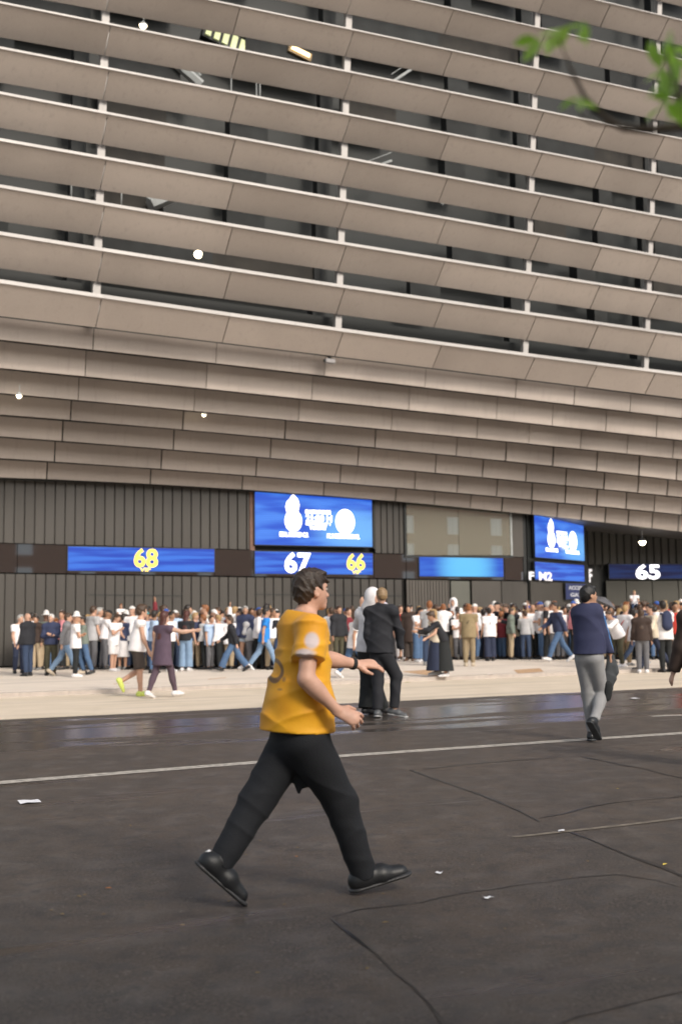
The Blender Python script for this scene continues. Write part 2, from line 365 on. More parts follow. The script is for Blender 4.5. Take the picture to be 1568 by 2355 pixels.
# lower, undercut bands: stepped shingles
ROWB = [(656, 761, 862), (732, 821, 916), (785, 868, 960), (850, 926, 1011), (907, 977, 1055), (956, 1021, 1104), (1006, 1067, 1142), (1056, 1110, 1182), (1099, 1142, 1222)]
rowf = [quad(*r) for r in ROWB]
LJ = {1: [-330, -85, 217, 499, 748, 979, 1187, 1321, 1450, 1570, 1690, 1810], 2: [-340, -80, 199, 477, 719, 942, 1143, 1271, 1394, 1510, 1625, 1740], 3: [-350, -85, 183, 449, 689, 902, 1098, 1217, 1336, 1443, 1548, 1655, 1760],
      4: [-360, -90, 165, 423, 657, 864, 1051, 1164, 1272, 1373, 1470, 1556, 1650, 1750], 5: [-370, -100, 146, 401, 624, 825, 1003, 1111, 1210, 1302, 1390, 1468, 1535, 1610, 1690], 6: [-380, -110, 128, 373, 591, 784, 955, 1052, 1143, 1224, 1301, 1373, 1440, 1505, 1570, 1640],
      7: [-390, -125, 110, 348, 559, 746, 911, 1000, 1083, 1155, 1224, 1282, 1338, 1392, 1445, 1500, 1560, 1625]}
def low_base(g):
    # vertical plane between the outer plane (g=0) and just in front of the wall (g=1)
    L0 = xy_on(45, 1100, PO, YO); R0 = xy_on(1560, 1100, PO, YO); L1 = xy_on(45, 1100, PWL - NW * .35, YW); R1 = xy_on(1560, 1100, PWL - NW * .35, YW)
    a = L0.lerp(L1, g); b = R0.lerp(R1, g); return a, math.atan2(b.y - a.y, b.x - a.x)
G = [0, .18, .30, .43, .57, .71, .85, .97]
for i in range(1, 8):
    base, yaw = low_base(G[i]); n = Vector((-math.sin(yaw), math.cos(yaw), 0)); js = LJ[i]; cs = []
    yt = rowf[i]; yb = rowf[i + 1]
    for px in js:
        a = xy_on(px, yt(px), base, yaw); a.z = z_at(a.x, a.y, lambda q: yt(q) + 3.0); b = a + n * .10; b.z = z_at(b.x, b.y, yb)
        cs.append((a, b))
    for (a0, b0), (a1, b1) in zip(cs[:-1], cs[1:]):
        gap = .012 + .010 * (i > 3); d = (a1 - a0).normalized() * (gap if a0.x < 6 else gap * 1.6); jit = n * random.uniform(-.01, .01); th = n * .05
        A0, A1, B0, B1 = a0 + d + jit, a1 - d + jit, b0 + d + jit, b1 - d + jit
        hexa('shingle_panel', [loc(B0), loc(B1), loc(A1), loc(A0)], [loc(B0 + th), loc(B1 + th), loc(A1 + th), loc(A0 + th)], M_PANEL, fac)
    # dark tray behind each band, so the joints read dark
    for (a0, b0), (a1, b1) in zip(cs[:-1:3], cs[3::3]):
        t0 = n * .16; t1 = n * .2; e = Vector((0, 0, .22))
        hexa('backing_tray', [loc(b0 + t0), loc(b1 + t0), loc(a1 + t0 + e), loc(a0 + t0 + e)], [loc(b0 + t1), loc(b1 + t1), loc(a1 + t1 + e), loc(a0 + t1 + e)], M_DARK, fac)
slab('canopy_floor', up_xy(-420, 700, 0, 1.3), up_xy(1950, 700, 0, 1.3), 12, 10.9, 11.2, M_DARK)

# ------------------------------------------------------------------ lamps in and under the facade
def lamp(px, py, inw, r, h, col, st, label, tilt=0, drop=.5):
    p = up_xy(px, py, 0, inw); t = tag(empty('floodlight', p), label, 'lamp', 'lamps inside and under the stadium front')
    mb = MB(); n = 14; prof = [(.0, .1), (.35, .1), (.8, .04), (1, -.02), (1, -.06)]
    for (rr_, z) in prof:
        for q in range(n): a = 2 * math.pi * q / n; mb.v.append(Vector((r * max(rr_, .02) * math.cos(a), r * max(rr_, .02) * math.sin(a), z * h * 6)))
    for i in range(len(prof) - 1):
        for q in range(n): q2 = (q + 1) % n; mb.f.append((i * n + q, i * n + q2, (i + 1) * n + q2, (i + 1) * n + q))
    sh = mb.build('lamp_housing', M_STEEL, t, True)
    g = MB(); prof = [(.96, -.05), (.9, -.16), (.7, -.28), (.4, -.36), (.02, -.38)]
    for (rr_, z) in prof:
        for q in range(n): a = 2 * math.pi * q / n; g.v.append(Vector((r * rr_ * math.cos(a), r * rr_ * math.sin(a), z * h * 4)))
    for i in range(len(prof) - 1):
        for q in range(n): q2 = (q + 1) % n; g.f.append((i * n + q, (i + 1) * n + q, (i + 1) * n + q2, i * n + q2))
    gl = g.build('lamp_glass', mat('lamp_glow_%s' % label[:5], (1, .95, .8), .3, emit=col, estr=st), t, True)
    st_ = MB(); st_.tube([(0, 0, .08), (0, 0, .08 + drop)], [.012, .012], 6); st_.build('hanger', M_STEEL, t)
    t.rotation_euler = (tilt, tilt * .6, 0)
    return t
WH = (1, .86, .58)
lamp(330, 55, .9, .12, .10, WH, 5, 'small bright round lamp at the very top left above the second louvre band', .2)
lamp(455, 583, .75, .125, .13, WH, 8, 'brightest white lamp in the gap left of centre between two louvre bands', -.7)
lamp(470, 950, 3.0, .075, .08, WH, 5, 'tiny glowing lamp peeping out between the lower bands left of centre', .4, .2)
lamp(45, 906, 2.6, .085, .09, WH, 5, 'tiny glowing lamp at the left edge of the lower bands', .2, .2)
lp = xy_on(1476, 1243, PWL + NW * 1.2, YW)
t = lamp(1476, 1243, 8.0, .16, .14, WH, 12, 'hanging white globe lamp in the dark entrance recess above the number 65 sign', 0, 1.0)
t.location = lp
# amber lit box lamp and ribbed yellow ceiling light
p = up_xy(690, 122, 0, 1.15); t = tag(empty('box_lamp', p, YO), 'amber lit rectangular box lamp in the gap near the top centre', 'lamp')
box('lamp_body', -.42, .42, -.02, .25, -.12, .16, mat('lamp_brown', (.25, .17, .08), .6), t)
box('lamp_tube', -.33, .33, -.06, -.022, -.02, .10, mat('amber_glow', (1, .8, .4), .4, emit=(1, .72, .32), estr=2.6), t); t.rotation_euler = (0, .22, YO)
p = up_xy(520, 88, 0, 1.3); t = tag(empty('ribbed_lamp', p, YO), 'greenish yellow ribbed light panel in the top gap left of centre', 'lamp')
box('lamp_tray', -.75, .75, .02, .3, -.28, .28, M_DARK, t)
for q in range(5): box('lamp_strip', -.68 + q * .29, -.5 + q * .29, -.05, .018, -.22, .22, mat('strip_glow', (.7, .75, .4), .5, emit=(.62, .66, .33), estr=.16), t)
t.rotation_euler = (0, .25, YO)

# ------------------------------------------------------------------ ground floor wall under the canopy
gw = empty('ground_floor_wall', (PWL.x, PWL.y, 0)); GO = Vector(gw.location)
tag(gw, 'dark ribbed metal ground floor wall with a glass strip behind the crowd', 'wall')
def wl(p): return Vector(p) - GO
def wpt(px, py, out=0.0): return xy_on(px, py, PWL - NW * out, YW)
bt = lambda x: 1250 + (x + 0) * .0272                    # top of the black band in the picture
bb = lambda x: 1317 + (x - 42) * .0150
def wall_panel(x0, x1, y0, y1, out, thick, m, name, parent=gw, org=GO, nrm=NW):
    def yy(f, x): return f(x) if callable(f) else f
    a, b = wpt(x0, yy(y1, x0), out), wpt(x1, yy(y1, x1), out)
    c, d = b.copy(), a.copy(); d.z = z_at(a.x, a.y, lambda q: yy(y0, q)); c.z = z_at(b.x, b.y, lambda q: yy(y0, q))
    t = nrm * thick
    return hexa(name, [p - org for p in (a, b, c, d)], [p + t - org for p in (a, b, c, d)], m, parent)
# backing
a = wpt(-420, 1426, -.32); b = wpt(1216, 1426, -.32)
hexa('wall_backing', [wl((a.x, a.y, 0)), wl((b.x, b.y, 0)), wl((b.x, b.y, 8)), wl((a.x, a.y, 8))], [wl(Vector((a.x, a.y, 0)) + NW * .2), wl(Vector((b.x, b.y, 0)) + NW * .2), wl(Vector((b.x, b.y, 8)) + NW * .2), wl(Vector((a.x, a.y, 8)) + NW * .2)], M_BLACK, gw)
FLY = lambda q: 1532 - q * .03
def ribs(x0, x1, y0, y1, pitch, m=M_RIB):
    x = x0
    while x < x1:
        w = pitch * (1 - (x - 100) * .00022); xe = min(x + w, x1); xm = x + (xe - x) * .88
        wall_panel(x + .6, xm, y0, y1, .0, .1, m, 'rib_panel')
        wall_panel(xm + .3, xe, y0, y1, -.07, .1, m, 'rib_recess')
        x = xe
ribs(-260, 574, 1085, lambda q: bt(q) - 2, 23.3)
ribs(-260, 930, lambda q: bb(q) + 3, FLY, 23.3)
ribs(863, 929, 1130, lambda q: bt(q) - 2, 17)
M_RIB2 = panel_mat('wall_rib_light', (.095, .085, .074), .5, .08)
M_PLAIN = panel_mat('wall_plain', (.075, .068, .06), .5, .05)
ribs(937, 1036, lambda q: bb(q) + 3, FLY, 8.5, M_RIB2)
wall_panel(1040, 1083, lambda q: bb(q) + 4, FLY, .04, .1, panel_mat('door_grey', (.11, .112, .095), .5, .02), 'service_door')
wall_panel(1088, 1155, lambda q: bb(q) + 3, FLY, 0, .1, M_PLAIN, 'flat_panel')
wall_panel(1157, 1216, lambda q: bb(q) + 3, FLY, 0, .1, M_RIB, 'flat_panel')
wall_panel(1179, 1203, 1150, lambda q: bt(q) - 2, .0, .1, M_PLAIN, 'flat_panel')
wall_panel(1204, 1216, 1150, lambda q: bb(q), -.1, .1, M_BLACK, 'flat_panel')
# glass strip
M_GLASS = mat('dark_glass', (.014, .016, .017), .03, spec=1.0); M_GLASS2 = mat('window_glass', (.27, .27, .215), .02, spec=1.0)
for m_ in (M_GLASS, M_GLASS2):
    p_ = m_.node_tree.nodes['Principled BSDF']; p_.inputs['Coat Weight'].default_value = 1.0; p_.inputs['Coat Roughness'].default_value = .02; p_.inputs['IOR'].default_value = 2.9
xs = [-260, -110, 40, 154, 322, 494, 585, 722, 860, 934, 963, 1160, 1203]
for x0, x1 in zip(xs[:-1], xs[1:]): wall_panel(x0 + .7, x1 - .7, bt, bb, .02, .06, M_GLASS, 'glass_pane')
wall_panel(575, 586, 1125, bt, .01, .1, mat('wood_brown', (.16, .085, .06), .6, noise=.2), 'brown_panel')
for x0, x1 in ((936, 1055), (1056, 1175)): wall_panel(x0, x1, 1150, 1277, .02, .05, M_GLASS2, 'glass_pane')
wall_panel(931, 935, 1145, 1282, .06, .12, M_BLACK, 'window_mullion'); wall_panel(1175.5, 1178.5, 1150, 1282, .06, .12, M_STEEL, 'window_mullion')
wall_panel(931, 1180, 1278, 1283, .07, .14, M_BLACK, 'window_sill')
wall_panel(859, 863, 1145, 1262, .0, .1, M_BLACK, 'window_mullion')
# thin wall seam lines seen on the lower wall
wall_panel(205, 420, lambda q: 1365 + q * .01, lambda q: 1367 + q * .01, .015, .02, M_BLACK, 'wall_seam'); wall_panel(585, 925, lambda q: 1366 + (q - 585) * .01, lambda q: 1368 + (q - 585) * .01, .015, .02, M_BLACK, 'wall_seam')

# right-hand recess: turned wall that carries the second screen, then a deep dark entrance
c0 = wpt(1216, 1300); YT = math.radians(52); DT = Vector((math.cos(YT), math.sin(YT), 0)); NT = Vector((-math.sin(YT), math.cos(YT), 0))
rc = empty('entrance_recess', (c0.x, c0.y, 0)); RO = Vector(rc.location)
tag(rc, 'deep dark entrance recess with ribbed walls under the right end of the canopy', 'wall')
def tpt(px, py, out=0.0): return xy_on(px, py, c0 - NT * out, YT)
e0 = tpt(1352, 1300)
def vwall(p, q, z0, z1, n, th, m, name, parent=rc, org=RO):
    a = Vector((p.x, p.y, z0)); b = Vector((q.x, q.y, z0)); c = Vector((q.x, q.y, z1)); d = Vector((p.x, p.y, z1)); t = n * th
    return hexa(name, [v - org for v in (a, b, c, d)], [v + t - org for v in (a, b, c, d)], m, parent)
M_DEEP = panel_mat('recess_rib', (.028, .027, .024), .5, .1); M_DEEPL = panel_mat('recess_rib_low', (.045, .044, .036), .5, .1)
vwall(c0 + NT * .05, e0 + NT * .05, 0, 8.2, NT, .2, M_BLACK, 'side_wall')
lw0, lw1 = tpt(1218, 1300, .02), tpt(1318, 1300, .02); vwall(lw0, lw1, 0, z_at(lw0.x, lw0.y, lambda q: 1336), NT, .06, M_RIB, 'side_panel')
YB = math.radians(12); NB = Vector((-math.sin(YB), math.cos(YB), 0)); Pb = e0 + Vector((0, 1.5, 0))
def bpt(px, py, out=0.0): return xy_on(px, py, Pb - NB * out, YB)
vwall(bpt(1335, 1300, -.3), bpt(2000, 1300, -.3), 0, 9.5, NB, .3, M_BLACK, 'back_wall')
x = 1352
while x < 1640:
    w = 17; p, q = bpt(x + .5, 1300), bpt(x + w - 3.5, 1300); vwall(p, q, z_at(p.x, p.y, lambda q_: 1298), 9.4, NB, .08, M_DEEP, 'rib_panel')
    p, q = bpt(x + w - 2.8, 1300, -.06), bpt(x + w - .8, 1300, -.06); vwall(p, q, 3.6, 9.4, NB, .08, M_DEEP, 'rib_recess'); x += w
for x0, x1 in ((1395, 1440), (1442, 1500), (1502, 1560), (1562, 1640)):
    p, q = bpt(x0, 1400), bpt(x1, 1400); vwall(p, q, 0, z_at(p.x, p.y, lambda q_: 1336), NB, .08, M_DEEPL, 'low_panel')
# soffit between the lowest band and the recess
s0 = xy_on(1225, 1180, *low_base(.99)); s1 = xy_on(1950, 1180, *low_base(.99))
sf = MB()
for i in range(9):
    t0, t1 = i / 9, (i + 1) / 9; a = s0.lerp(s1, t0); b = s0.lerp(s1, t1)
    za = z_at(a.x, a.y, lambda q: rowf[8](q) - 3) ; zb = z_at(b.x, b.y, lambda q: rowf[8](q) - 3); o = NW * 9
    o2 = o * (1.0)
    hexa('soffit_panel', [v - RO for v in (Vector((a.x, a.y, za)), Vector((b.x, b.y, zb)) - DW * .02, Vector((b.x, b.y, zb)) + o2 + Vector((0, 0, .25)) - DW * .02, Vector((a.x, a.y, za)) + o2 + Vector((0, 0, .25)))],
         [v - RO + Vector((0, 0, .06)) for v in (Vector((a.x, a.y, za)), Vector((b.x, b.y, zb)) - DW * .02, Vector((b.x, b.y, zb)) + o2 + Vector((0, 0, .25)) - DW * .02, Vector((a.x, a.y, za)) + o2 + Vector((0, 0, .25)))], M_SOFFIT, rc)

# ------------------------------------------------------------------ screens
def screen_mat(name, c1, c2, st, hot=None, hotc=(.25, .7, 1.0)):
    m = bpy.data.materials.new(name); m.use_nodes = True; nt = m.node_tree; N = nt.nodes; L = nt.links; p = N['Principled BSDF']
    tc = N.new('ShaderNodeTexCoord'); g = tc.outputs['Generated']; sx = N.new('ShaderNodeSeparateXYZ'); L.new(g, sx.inputs[0])
    mp = N.new('ShaderNodeMapping'); mp.inputs['Scale'].default_value = (1.2, 1, 3.5); mp.inputs['Rotation'].default_value = (0, .35, 0); L.new(g, mp.inputs['Vector'])
    n = noise_node(nt, mp.outputs[0], 1.6, 2, .4)
    c = mixc(nt, rng(nt, n, .38, .62), c1, c2)
    if hot:
        d = math_node(nt, 'POWER', math_node(nt, 'MULTIPLY', math_node(nt, 'SUBTRACT', sx.outputs[0], hot[0]), 1 / hot[2]), 2)
        e = math_node(nt, 'POWER', math_node(nt, 'MULTIPLY', math_node(nt, 'SUBTRACT', sx.outputs[2], hot[1]), 1 / hot[3]), 2)
        c = mixc(nt, rng(nt, math_node(nt, 'ADD', d, e), 0, 1, .9, 0), c, hotc)
    w = N.new('ShaderNodeTexWave'); w.bands_direction = 'Z'; w.inputs['Scale'].default_value = 9; L.new(g, w.inputs['Vector'])
    c = mixc(nt, rng(nt, w.outputs['Fac'], .2, .8, .22, 0), c, (.01, .03, .25))
    p.inputs['Base Color'].default_value = (.02, .02, .03, 1); p.inputs['Roughness'].default_value = .12
    L.new(c, p.inputs['Emission Color']); p.inputs['Emission Strength'].default_value = st
    return m
S_BLUE = screen_mat('screen_blue', (.02, .10, .62), (.07, .25, .85), 0.72, (.85, .3, .45, .5), (.18, .5, .95))
S_BAND = screen_mat('screen_band', (.015, .07, .50), (.045, .19, .75), 0.72)
S_BAND3 = screen_mat('screen_band_bright', (.015, .09, .55), (.03, .14, .62), 0.72, (.55, .5, .42, 2.0), (.15, .62, 1.0))
S_DIM = screen_mat('screen_dim', (.010, .015, .07), (.02, .06, .22), .3)
E_WHITE = mat('lit_white', (1, 1, 1), .4, emit=(1, .97, 1), estr=1.2); E_YEL = mat('lit_yellow', (1, .8, .1), .4, emit=(1, .66, .05), estr=.75); E_SOFT = mat('lit_soft', (.8, .8, .85), .4, emit=(.6, .57, .62), estr=.2)
class Frame:                                        # a flat sign on a wall: u, v in metres from its lower left corner
    def __init__(s, name, label, cat, P, yaw, x0, x1, yT, yB, out, m, group=None, th=.12):
        n = Vector((-math.sin(yaw), math.cos(yaw), 0)); base = P - n * out
        a = xy_on(x0, yB, base, yaw); b = xy_on(x1, yB, base, yaw); s.w = (Vector((b.x, b.y)) - Vector((a.x, a.y))).length
        z0 = z_at(a.x, a.y, lambda q: yB); z1 = z_at(a.x, a.y, lambda q: yT)
        zb = z_at(b.x, b.y, lambda q: yB)
        s.h = z1 - z0; s.root = empty(name, (a.x, a.y, z0), yaw); tag(s.root, label, cat, group)
        box('screen_housing', -.03, s.w + .03, .012, th, -.03, s.h + .03, M_BLACK, s.root)
        s.disp = box('display', 0, s.w, 0, .01, 0, s.h, m, s.root)
    def poly(s, name, pts, m, y=-.012, parent=None):
        n = len(pts); vs = [(u * s.w, y, v * s.h) for u, v in pts] + [(u * s.w, y + .008, v * s.h) for u, v in pts]
        fs = [tuple(range(n)), tuple(range(2 * n - 1, n - 1, -1))] + [(i, n + i, n + (i + 1) % n, (i + 1) % n) for i in range(n)]
        return mesh_obj(name, vs, fs, m, parent or s.disp)
    def ell(s, name, u, v, ru, rv, m, parent=None): return s.poly(name, [(u + ru * math.cos(2 * math.pi * i / 28), v + rv * math.sin(2 * math.pi * i / 28)) for i in range(28)], m, parent=parent)
    def text(s, body, u0, u1, v0, v1, m, off=.03, name='lettering', shear=0):
        cu = bpy.data.curves.new('lettering', 'FONT'); cu.body = body; cu.offset = off; cu.extrude = .004; cu.resolution_u = 3; cu.shear = shear
        o = bpy.data.objects.new('tmp', cu); COL.objects.link(o); dg = bpy.context.evaluated_depsgraph_get(); dg.update()
        me = bpy.data.meshes.new_from_object(o.evaluated_get(dg)); bpy.data.objects.remove(o)
        co = np.empty(len(me.vertices) * 3, 'f'); me.vertices.foreach_get('co', co); co = co.reshape(-1, 3)
        lo = co.min(0); hi = co.max(0); sx_ = (u1 - u0) * s.w / (hi[0] - lo[0]); sz = (v1 - v0) * s.h / (hi[1] - lo[1])
        out = np.stack([(co[:, 0] - lo[0]) * sx_ + u0 * s.w, -.012 - co[:, 2], (co[:, 1] - lo[1]) * sz + v0 * s.h], 1)
        me.vertices.foreach_set('co', out.ravel()); me.update(); me.materials.clear(); me.materials.append(m)
        return link(bpy.data.objects.new(name, me), s.disp)
def match_content(f, k=0):
    cw = f.ell('round_emblem', .315, .46, .072, .21, E_WHITE)
    f.poly('crown_emblem', [(.262, .60), (.25, .72), (.262, .82), (.285, .87), (.30, .93), (.315, .96), (.335, .92), (.355, .87), (.368, .76), (.352, .60)], E_WHITE)
    f.ell('round_emblem', .76, .47, .084, .245, E_WHITE)
    for (tx, u0, u1, v0, v1) in (('CHAMPIONS LEAGUE', .415, .635, .60, .68), ('21:00 H', .42, .645, .45, .585), ('MATCHDAY 1', .42, .63, .385, .44), ('TODAY', .45, .60, .30, .37)):
        f.text(tx, u0, u1, v0, v1, E_WHITE, .035)
    f.text('REAL MADRID C.F.', .20, .44, .155, .245, E_WHITE, .045); f.text('FC INTERNACIONAL', .60, .885, .145, .235, E_WHITE, .045)
f1 = Frame('match_screen', 'large blue match screen with two white club emblems right above the number 67', 'screen', PWL, YW, 587, 856, 1128, 1252, .10, S_BLUE, 'blue screens on the stadium wall'); match_content(f1)
f68 = Frame('gate_screen', 'long blue gate screen with a glowing yellow 68 and VIP', 'screen', PWL, YW, 157, 493, 1257, 1312, .08, S_BAND, 'blue screens on the stadium wall')
f68.text('68', .435, .60, .16, .98, E_YEL, .025); f68.text('VIP', .475, .55, -.02, .15, E_YEL, .02)
f67 = Frame('gate_screen', 'blue gate screen with a white 67 and a yellow 66 below the large match screen', 'screen', PWL, YW, 587, 857, 1268, 1319, .08, S_BAND, 'blue screens on the stadium wall')
f67.text('67', .24, .46, .03, .99, E_WHITE, .03); f67.text('66', .77, .93, .20, .98, E_YEL, .025); f67.text('VIP', .815, .89, .02, .19, E_YEL, .02)
f3 = Frame('strip_screen', 'plain glowing blue strip screen below the big window', 'screen', PWL, YW, 965, 1157, 1281, 1325, .08, S_BAND3, 'blue screens on the stadium wall')
f4 = Frame('match_screen', 'narrower turned blue match screen with two white emblems at the recess corner', 'screen', c0, YT, 1231, 1343, 1183, 1281, .14, S_BLUE, 'blue screens on the stadium wall'); match_content(f4)
f5 = Frame('gate_screen', 'small blue screen with white letters under the turned match screen', 'screen', c0, YT, 1231, 1343, 1292, 1332, .14, S_BAND, 'blue screens on the stadium wall')
f5.text('M2', .06, .32, -.06, .45, E_SOFT, .04); f5.text('F', -.13, -.03, -.06, .42, E_SOFT, .04); f5.text('F', 1.10, 1.17, -.05, .80, E_SOFT, .03)
f6 = Frame('gate_screen', 'dim blue gate sign with a bright white 65 in the dark recess', 'screen', Pb, YB, 1401, 1640, 1298, 1331, .14, S_DIM, 'blue screens on the stadium wall')
wpx = lambda x: (x - 1401) / 239.
f6.text('65', wpx(1460), wpx(1516), -.05, 1.0, E_WHITE, .03)
f7 = Frame('direction_sign', 'small navy sign with two faded white lines behind the man in the navy track top', 'sign', c0, YT, 1301, 1348, 1341, 1378, .16, mat('navy_sign', (.02, .03, .10), .5), th=.06)
M_FADED = mat('faded_white', (.45, .47, .52), .6)
f7.text('ACCESO', .12, .95, .60, .85, M_FADED, .03); f7.text('GATE', .2, .9, .16, .40, M_FADED, .03)
sp = MB(); sp.tube([(f7.w * .5, .05, -.02), (f7.w * .5, .05, -f7.root.location.z)], [.03, .03]); sp.build('sign_post', M_STEEL, f7.root)
# a small camera under the big band
p = up_xy(757, 830, 0, .75); t = tag(empty('security_camera', p, YO), 'small grey security camera on a bracket under the lowest wide band', 'camera')
box('camera_body', -.16, .16, -.1, .06, -.07, .05, mat('cam_grey', (.25, .24, .24), .5), t); box('bracket', -.05, .05, -.03, .03, .051, .3, M_BLACK, t); mb = MB(); mb.tube([(-.17, -.03, -.01), (-.21, -.03, -.02)], [.045, .04], 10); mb.build('lens_hood', M_BLACK, t)

# ------------------------------------------------------------------ across the street, behind the camera: what the glass reflects
def brick_mat():
    m = bpy.data.materials.new('brick_wall'); m.use_nodes = True; nt = m.node_tree; N = nt.nodes; L = nt.links; p = N['Principled BSDF']
    tc = N.new('ShaderNodeTexCoord'); b = N.new('ShaderNodeTexBrick'); b.inputs['Scale'].default_value = 1; b.inputs['Brick Width'].default_value = .3; b.inputs['Row Height'].default_value = .09; b.inputs['Mortar Size'].default_value = .012
    b.inputs['Color1'].default_value = (.42, .22, .14, 1); b.inputs['Color2'].default_value = (.36, .19, .12, 1); b.inputs['Mortar'].default_value = (.3, .26, .22, 1)
    mp = N.new('ShaderNodeMapping'); mp.inputs['Rotation'].default_value = (math.pi / 2, 0, 0); L.new(tc.outputs['Object'], mp.inputs['Vector']); L.new(mp.outputs[0], b.inputs['Vector'])
    L.new(b.outputs['Color'], p.inputs['Base Color']); p.inputs['Roughness'].default_value = .85; return m
bp = P_ts(-50, -34, 0); bl = tag(empty('brick_apartment_block', bp, YR), 'long red brick apartment block with white framed windows across the street behind the camera', 'building')
box('brick_wall', 0, 170, -12, 0, 0, 17, brick_mat(), bl); box('roof', -.4, 170.4, -12.4, .4, 17.01, 17.5, M_GREY, bl)
M_WF = mat('white_frame', (.85, .83, .80), .5); WM = PM = None
for fl in range(5):
    for c in range(26):
        x = 8 + c * 6.1; z = 1.6 + fl * 3.2
        if WM is None:
            mb = MB(); mb.box(-.75, .75, 0, .12, 0, .1); mb.box(-.75, .75, 0, .12, 1.9, 2.0); mb.box(-.75, -.65, 0, .12, .101, 1.899); mb.box(.65, .75, 0, .12, .101, 1.899); mb.box(-.04, .04, 0, .12, .101, 1.899)
            w_ = mb.build('window', M_WF, bl); WM = w_.data; pn = box('pane', -.64, .64, .03, .05, .102, 1.898, mat('far_pane', (.75, .76, .76), .3), w_); PM = pn.data
        else:
            w_ = link(bpy.data.objects.new('window', WM), bl); pn = link(bpy.data.objects.new('pane', PM), w_)
        w_.location = (x, .001, z)
# ------------------------------------------------------------------ bodies and clothes as smooth joined solids
def V(*a): return np.array(a, dtype=float)
def un(v): v = np.asarray(v, float); return v / (np.linalg.norm(v) + 1e-9)
class Solid:
    def __init__(s): s.p = []; s.cuts = []
    def rc(s, a, b, r1, r2, flat=None, k=.02, cap=None, sub=False):
        # tapered round limb from a to b; flat = (axis, factor) thins it along an axis; cap = plane through b (or a) where it ends flat
        a = np.asarray(a, float); b = np.asarray(b, float); R = max(r1, r2); ba = b - a; bb_ = max(float(ba @ ba), 1e-8)
        capb = cap and 'b' in cap; capa = cap and 'a' in cap; ax = un(ba)
        if flat is not None: fx, ff = un(flat[0]), flat[1]
        def f(X, Y, Z):
            px, py, pz = X - a[0], Y - a[1], Z - a[2]
            h = np.clip((px * ba[0] + py * ba[1] + pz * ba[2]) / bb_, 0, 1)
            qx, qy, qz = px - h * ba[0], py - h * ba[1], pz - h * ba[2]; d2 = qx * qx + qy * qy + qz * qz
            if flat is not None:
                w = qx * fx[0] + qy * fx[1] + qz * fx[2]; d2 = d2 + (ff * ff - 1) * w * w
            d = np.sqrt(np.maximum(d2, 0)) - (r1 + (r2 - r1) * h)
            if capb: d = np.maximum(d, (X - b[0]) * ax[0] + (Y - b[1]) * ax[1] + (Z - b[2]) * ax[2])
            if capa: d = np.maximum(d, -((X - a[0]) * ax[0] + (Y - a[1]) * ax[1] + (Z - a[2]) * ax[2]))
            return d
        s.p.append((f, np.minimum(a, b) - R, np.maximum(a, b) + R, k, sub)); return s
    def el(s, c, axes, r, k=.02, sub=False):
        c = np.asarray(c, float); A = [un(x) for x in axes]; R = max(r)
        def f(X, Y, Z):
            px, py, pz = X - c[0], Y - c[1], Z - c[2]; k0 = 0; k1 = 0
            for ax, q in zip(A, r):
                w = px * ax[0] + py * ax[1] + pz * ax[2]; k0 = k0 + (w / q) ** 2; k1 = k1 + (w / q / q) ** 2
            k0 = np.sqrt(k0); k1 = np.sqrt(k1) + 1e-9; return k0 * (k0 - 1) / k1
        s.p.append((f, c - R, c + R, k, sub)); return s
    def cut(s, p, n): s.cuts.append((np.asarray(p, float), un(n))); return s       # remove everything on the n side
    def mesh(s, name, vox, wrinkle=0.0, wfreq=26.0, seed=0):
        adds = [q for q in s.p if not q[4]]
        lo = np.min([q[1] for q in adds], 0) - vox * 3; hi = np.max([q[2] for q in adds], 0) + vox * 3
        n = np.ceil((hi - lo) / vox).astype(int) + 1; ax = [lo[i] + vox * np.arange(n[i]) for i in range(3)]
        Gd = np.full(tuple(n), 1.0, np.float32)
        for f, a, b, k, sub in adds + [q for q in s.p if q[4]]:
            m = vox * 3 + k * 1.5; i0 = np.clip(((a - m - lo) / vox).astype(int), 0, n - 1); i1 = np.clip(((b + m - lo) / vox).astype(int) + 2, 1, n)
            sl = tuple(slice(i0[i], i1[i]) for i in range(3))
            X = ax[0][sl[0]][:, None, None]; Y = ax[1][sl[1]][None, :, None]; Z = ax[2][sl[2]][None, None, :]
            d = f(X, Y, Z).astype(np.float32); g = Gd[sl]
            if sub:
                h = np.clip(.5 - .5 * (d + g) / k, 0, 1); Gd[sl] = g * (1 - h) - d * h + k * h * (1 - h)
            else:
                h = np.clip(.5 + .5 * (g - d) / k, 0, 1); Gd[sl] = g * (1 - h) + d * h - k * h * (1 - h)
        X = ax[0][:, None, None]; Y = ax[1][None, :, None]; Z = ax[2][None, None, :]
        if wrinkle:
            q = seed * 1.7; w = wfreq; ph = w * .16
            a_ = np.sin(ph * X * .9 + q) + np.sin(ph * Z * .7 + 1.3 * q); b_ = np.sin(ph * Y - q + 1.1 * a_)
            r1_ = 1 - np.abs(np.sin(w * .5 * (.45 * X + .35 * Y + .85 * Z) + 1.6 * a_ + q)); r2_ = 1 - np.abs(np.sin(w * .5 * (.75 * Z - .6 * X + .3 * Y) + 1.8 * b_ + 2 * q))
            mk = .5 + .5 * np.sin(ph * 1.3 * (X + Z * .8 - Y) + 2 * a_)
            Gd -= (wrinkle * (r1_ * r1_ * (.35 + mk) + r2_ * r2_ * (1.2 - mk) * .8 - .45)).astype(np.float32)
        for p, nn in s.cuts: Gd = np.maximum(Gd, ((X - p[0]) * nn[0] + (Y - p[1]) * nn[1] + (Z - p[2]) * nn[2]).astype(np.float32))
        return surface_nets(name, Gd, lo, vox)
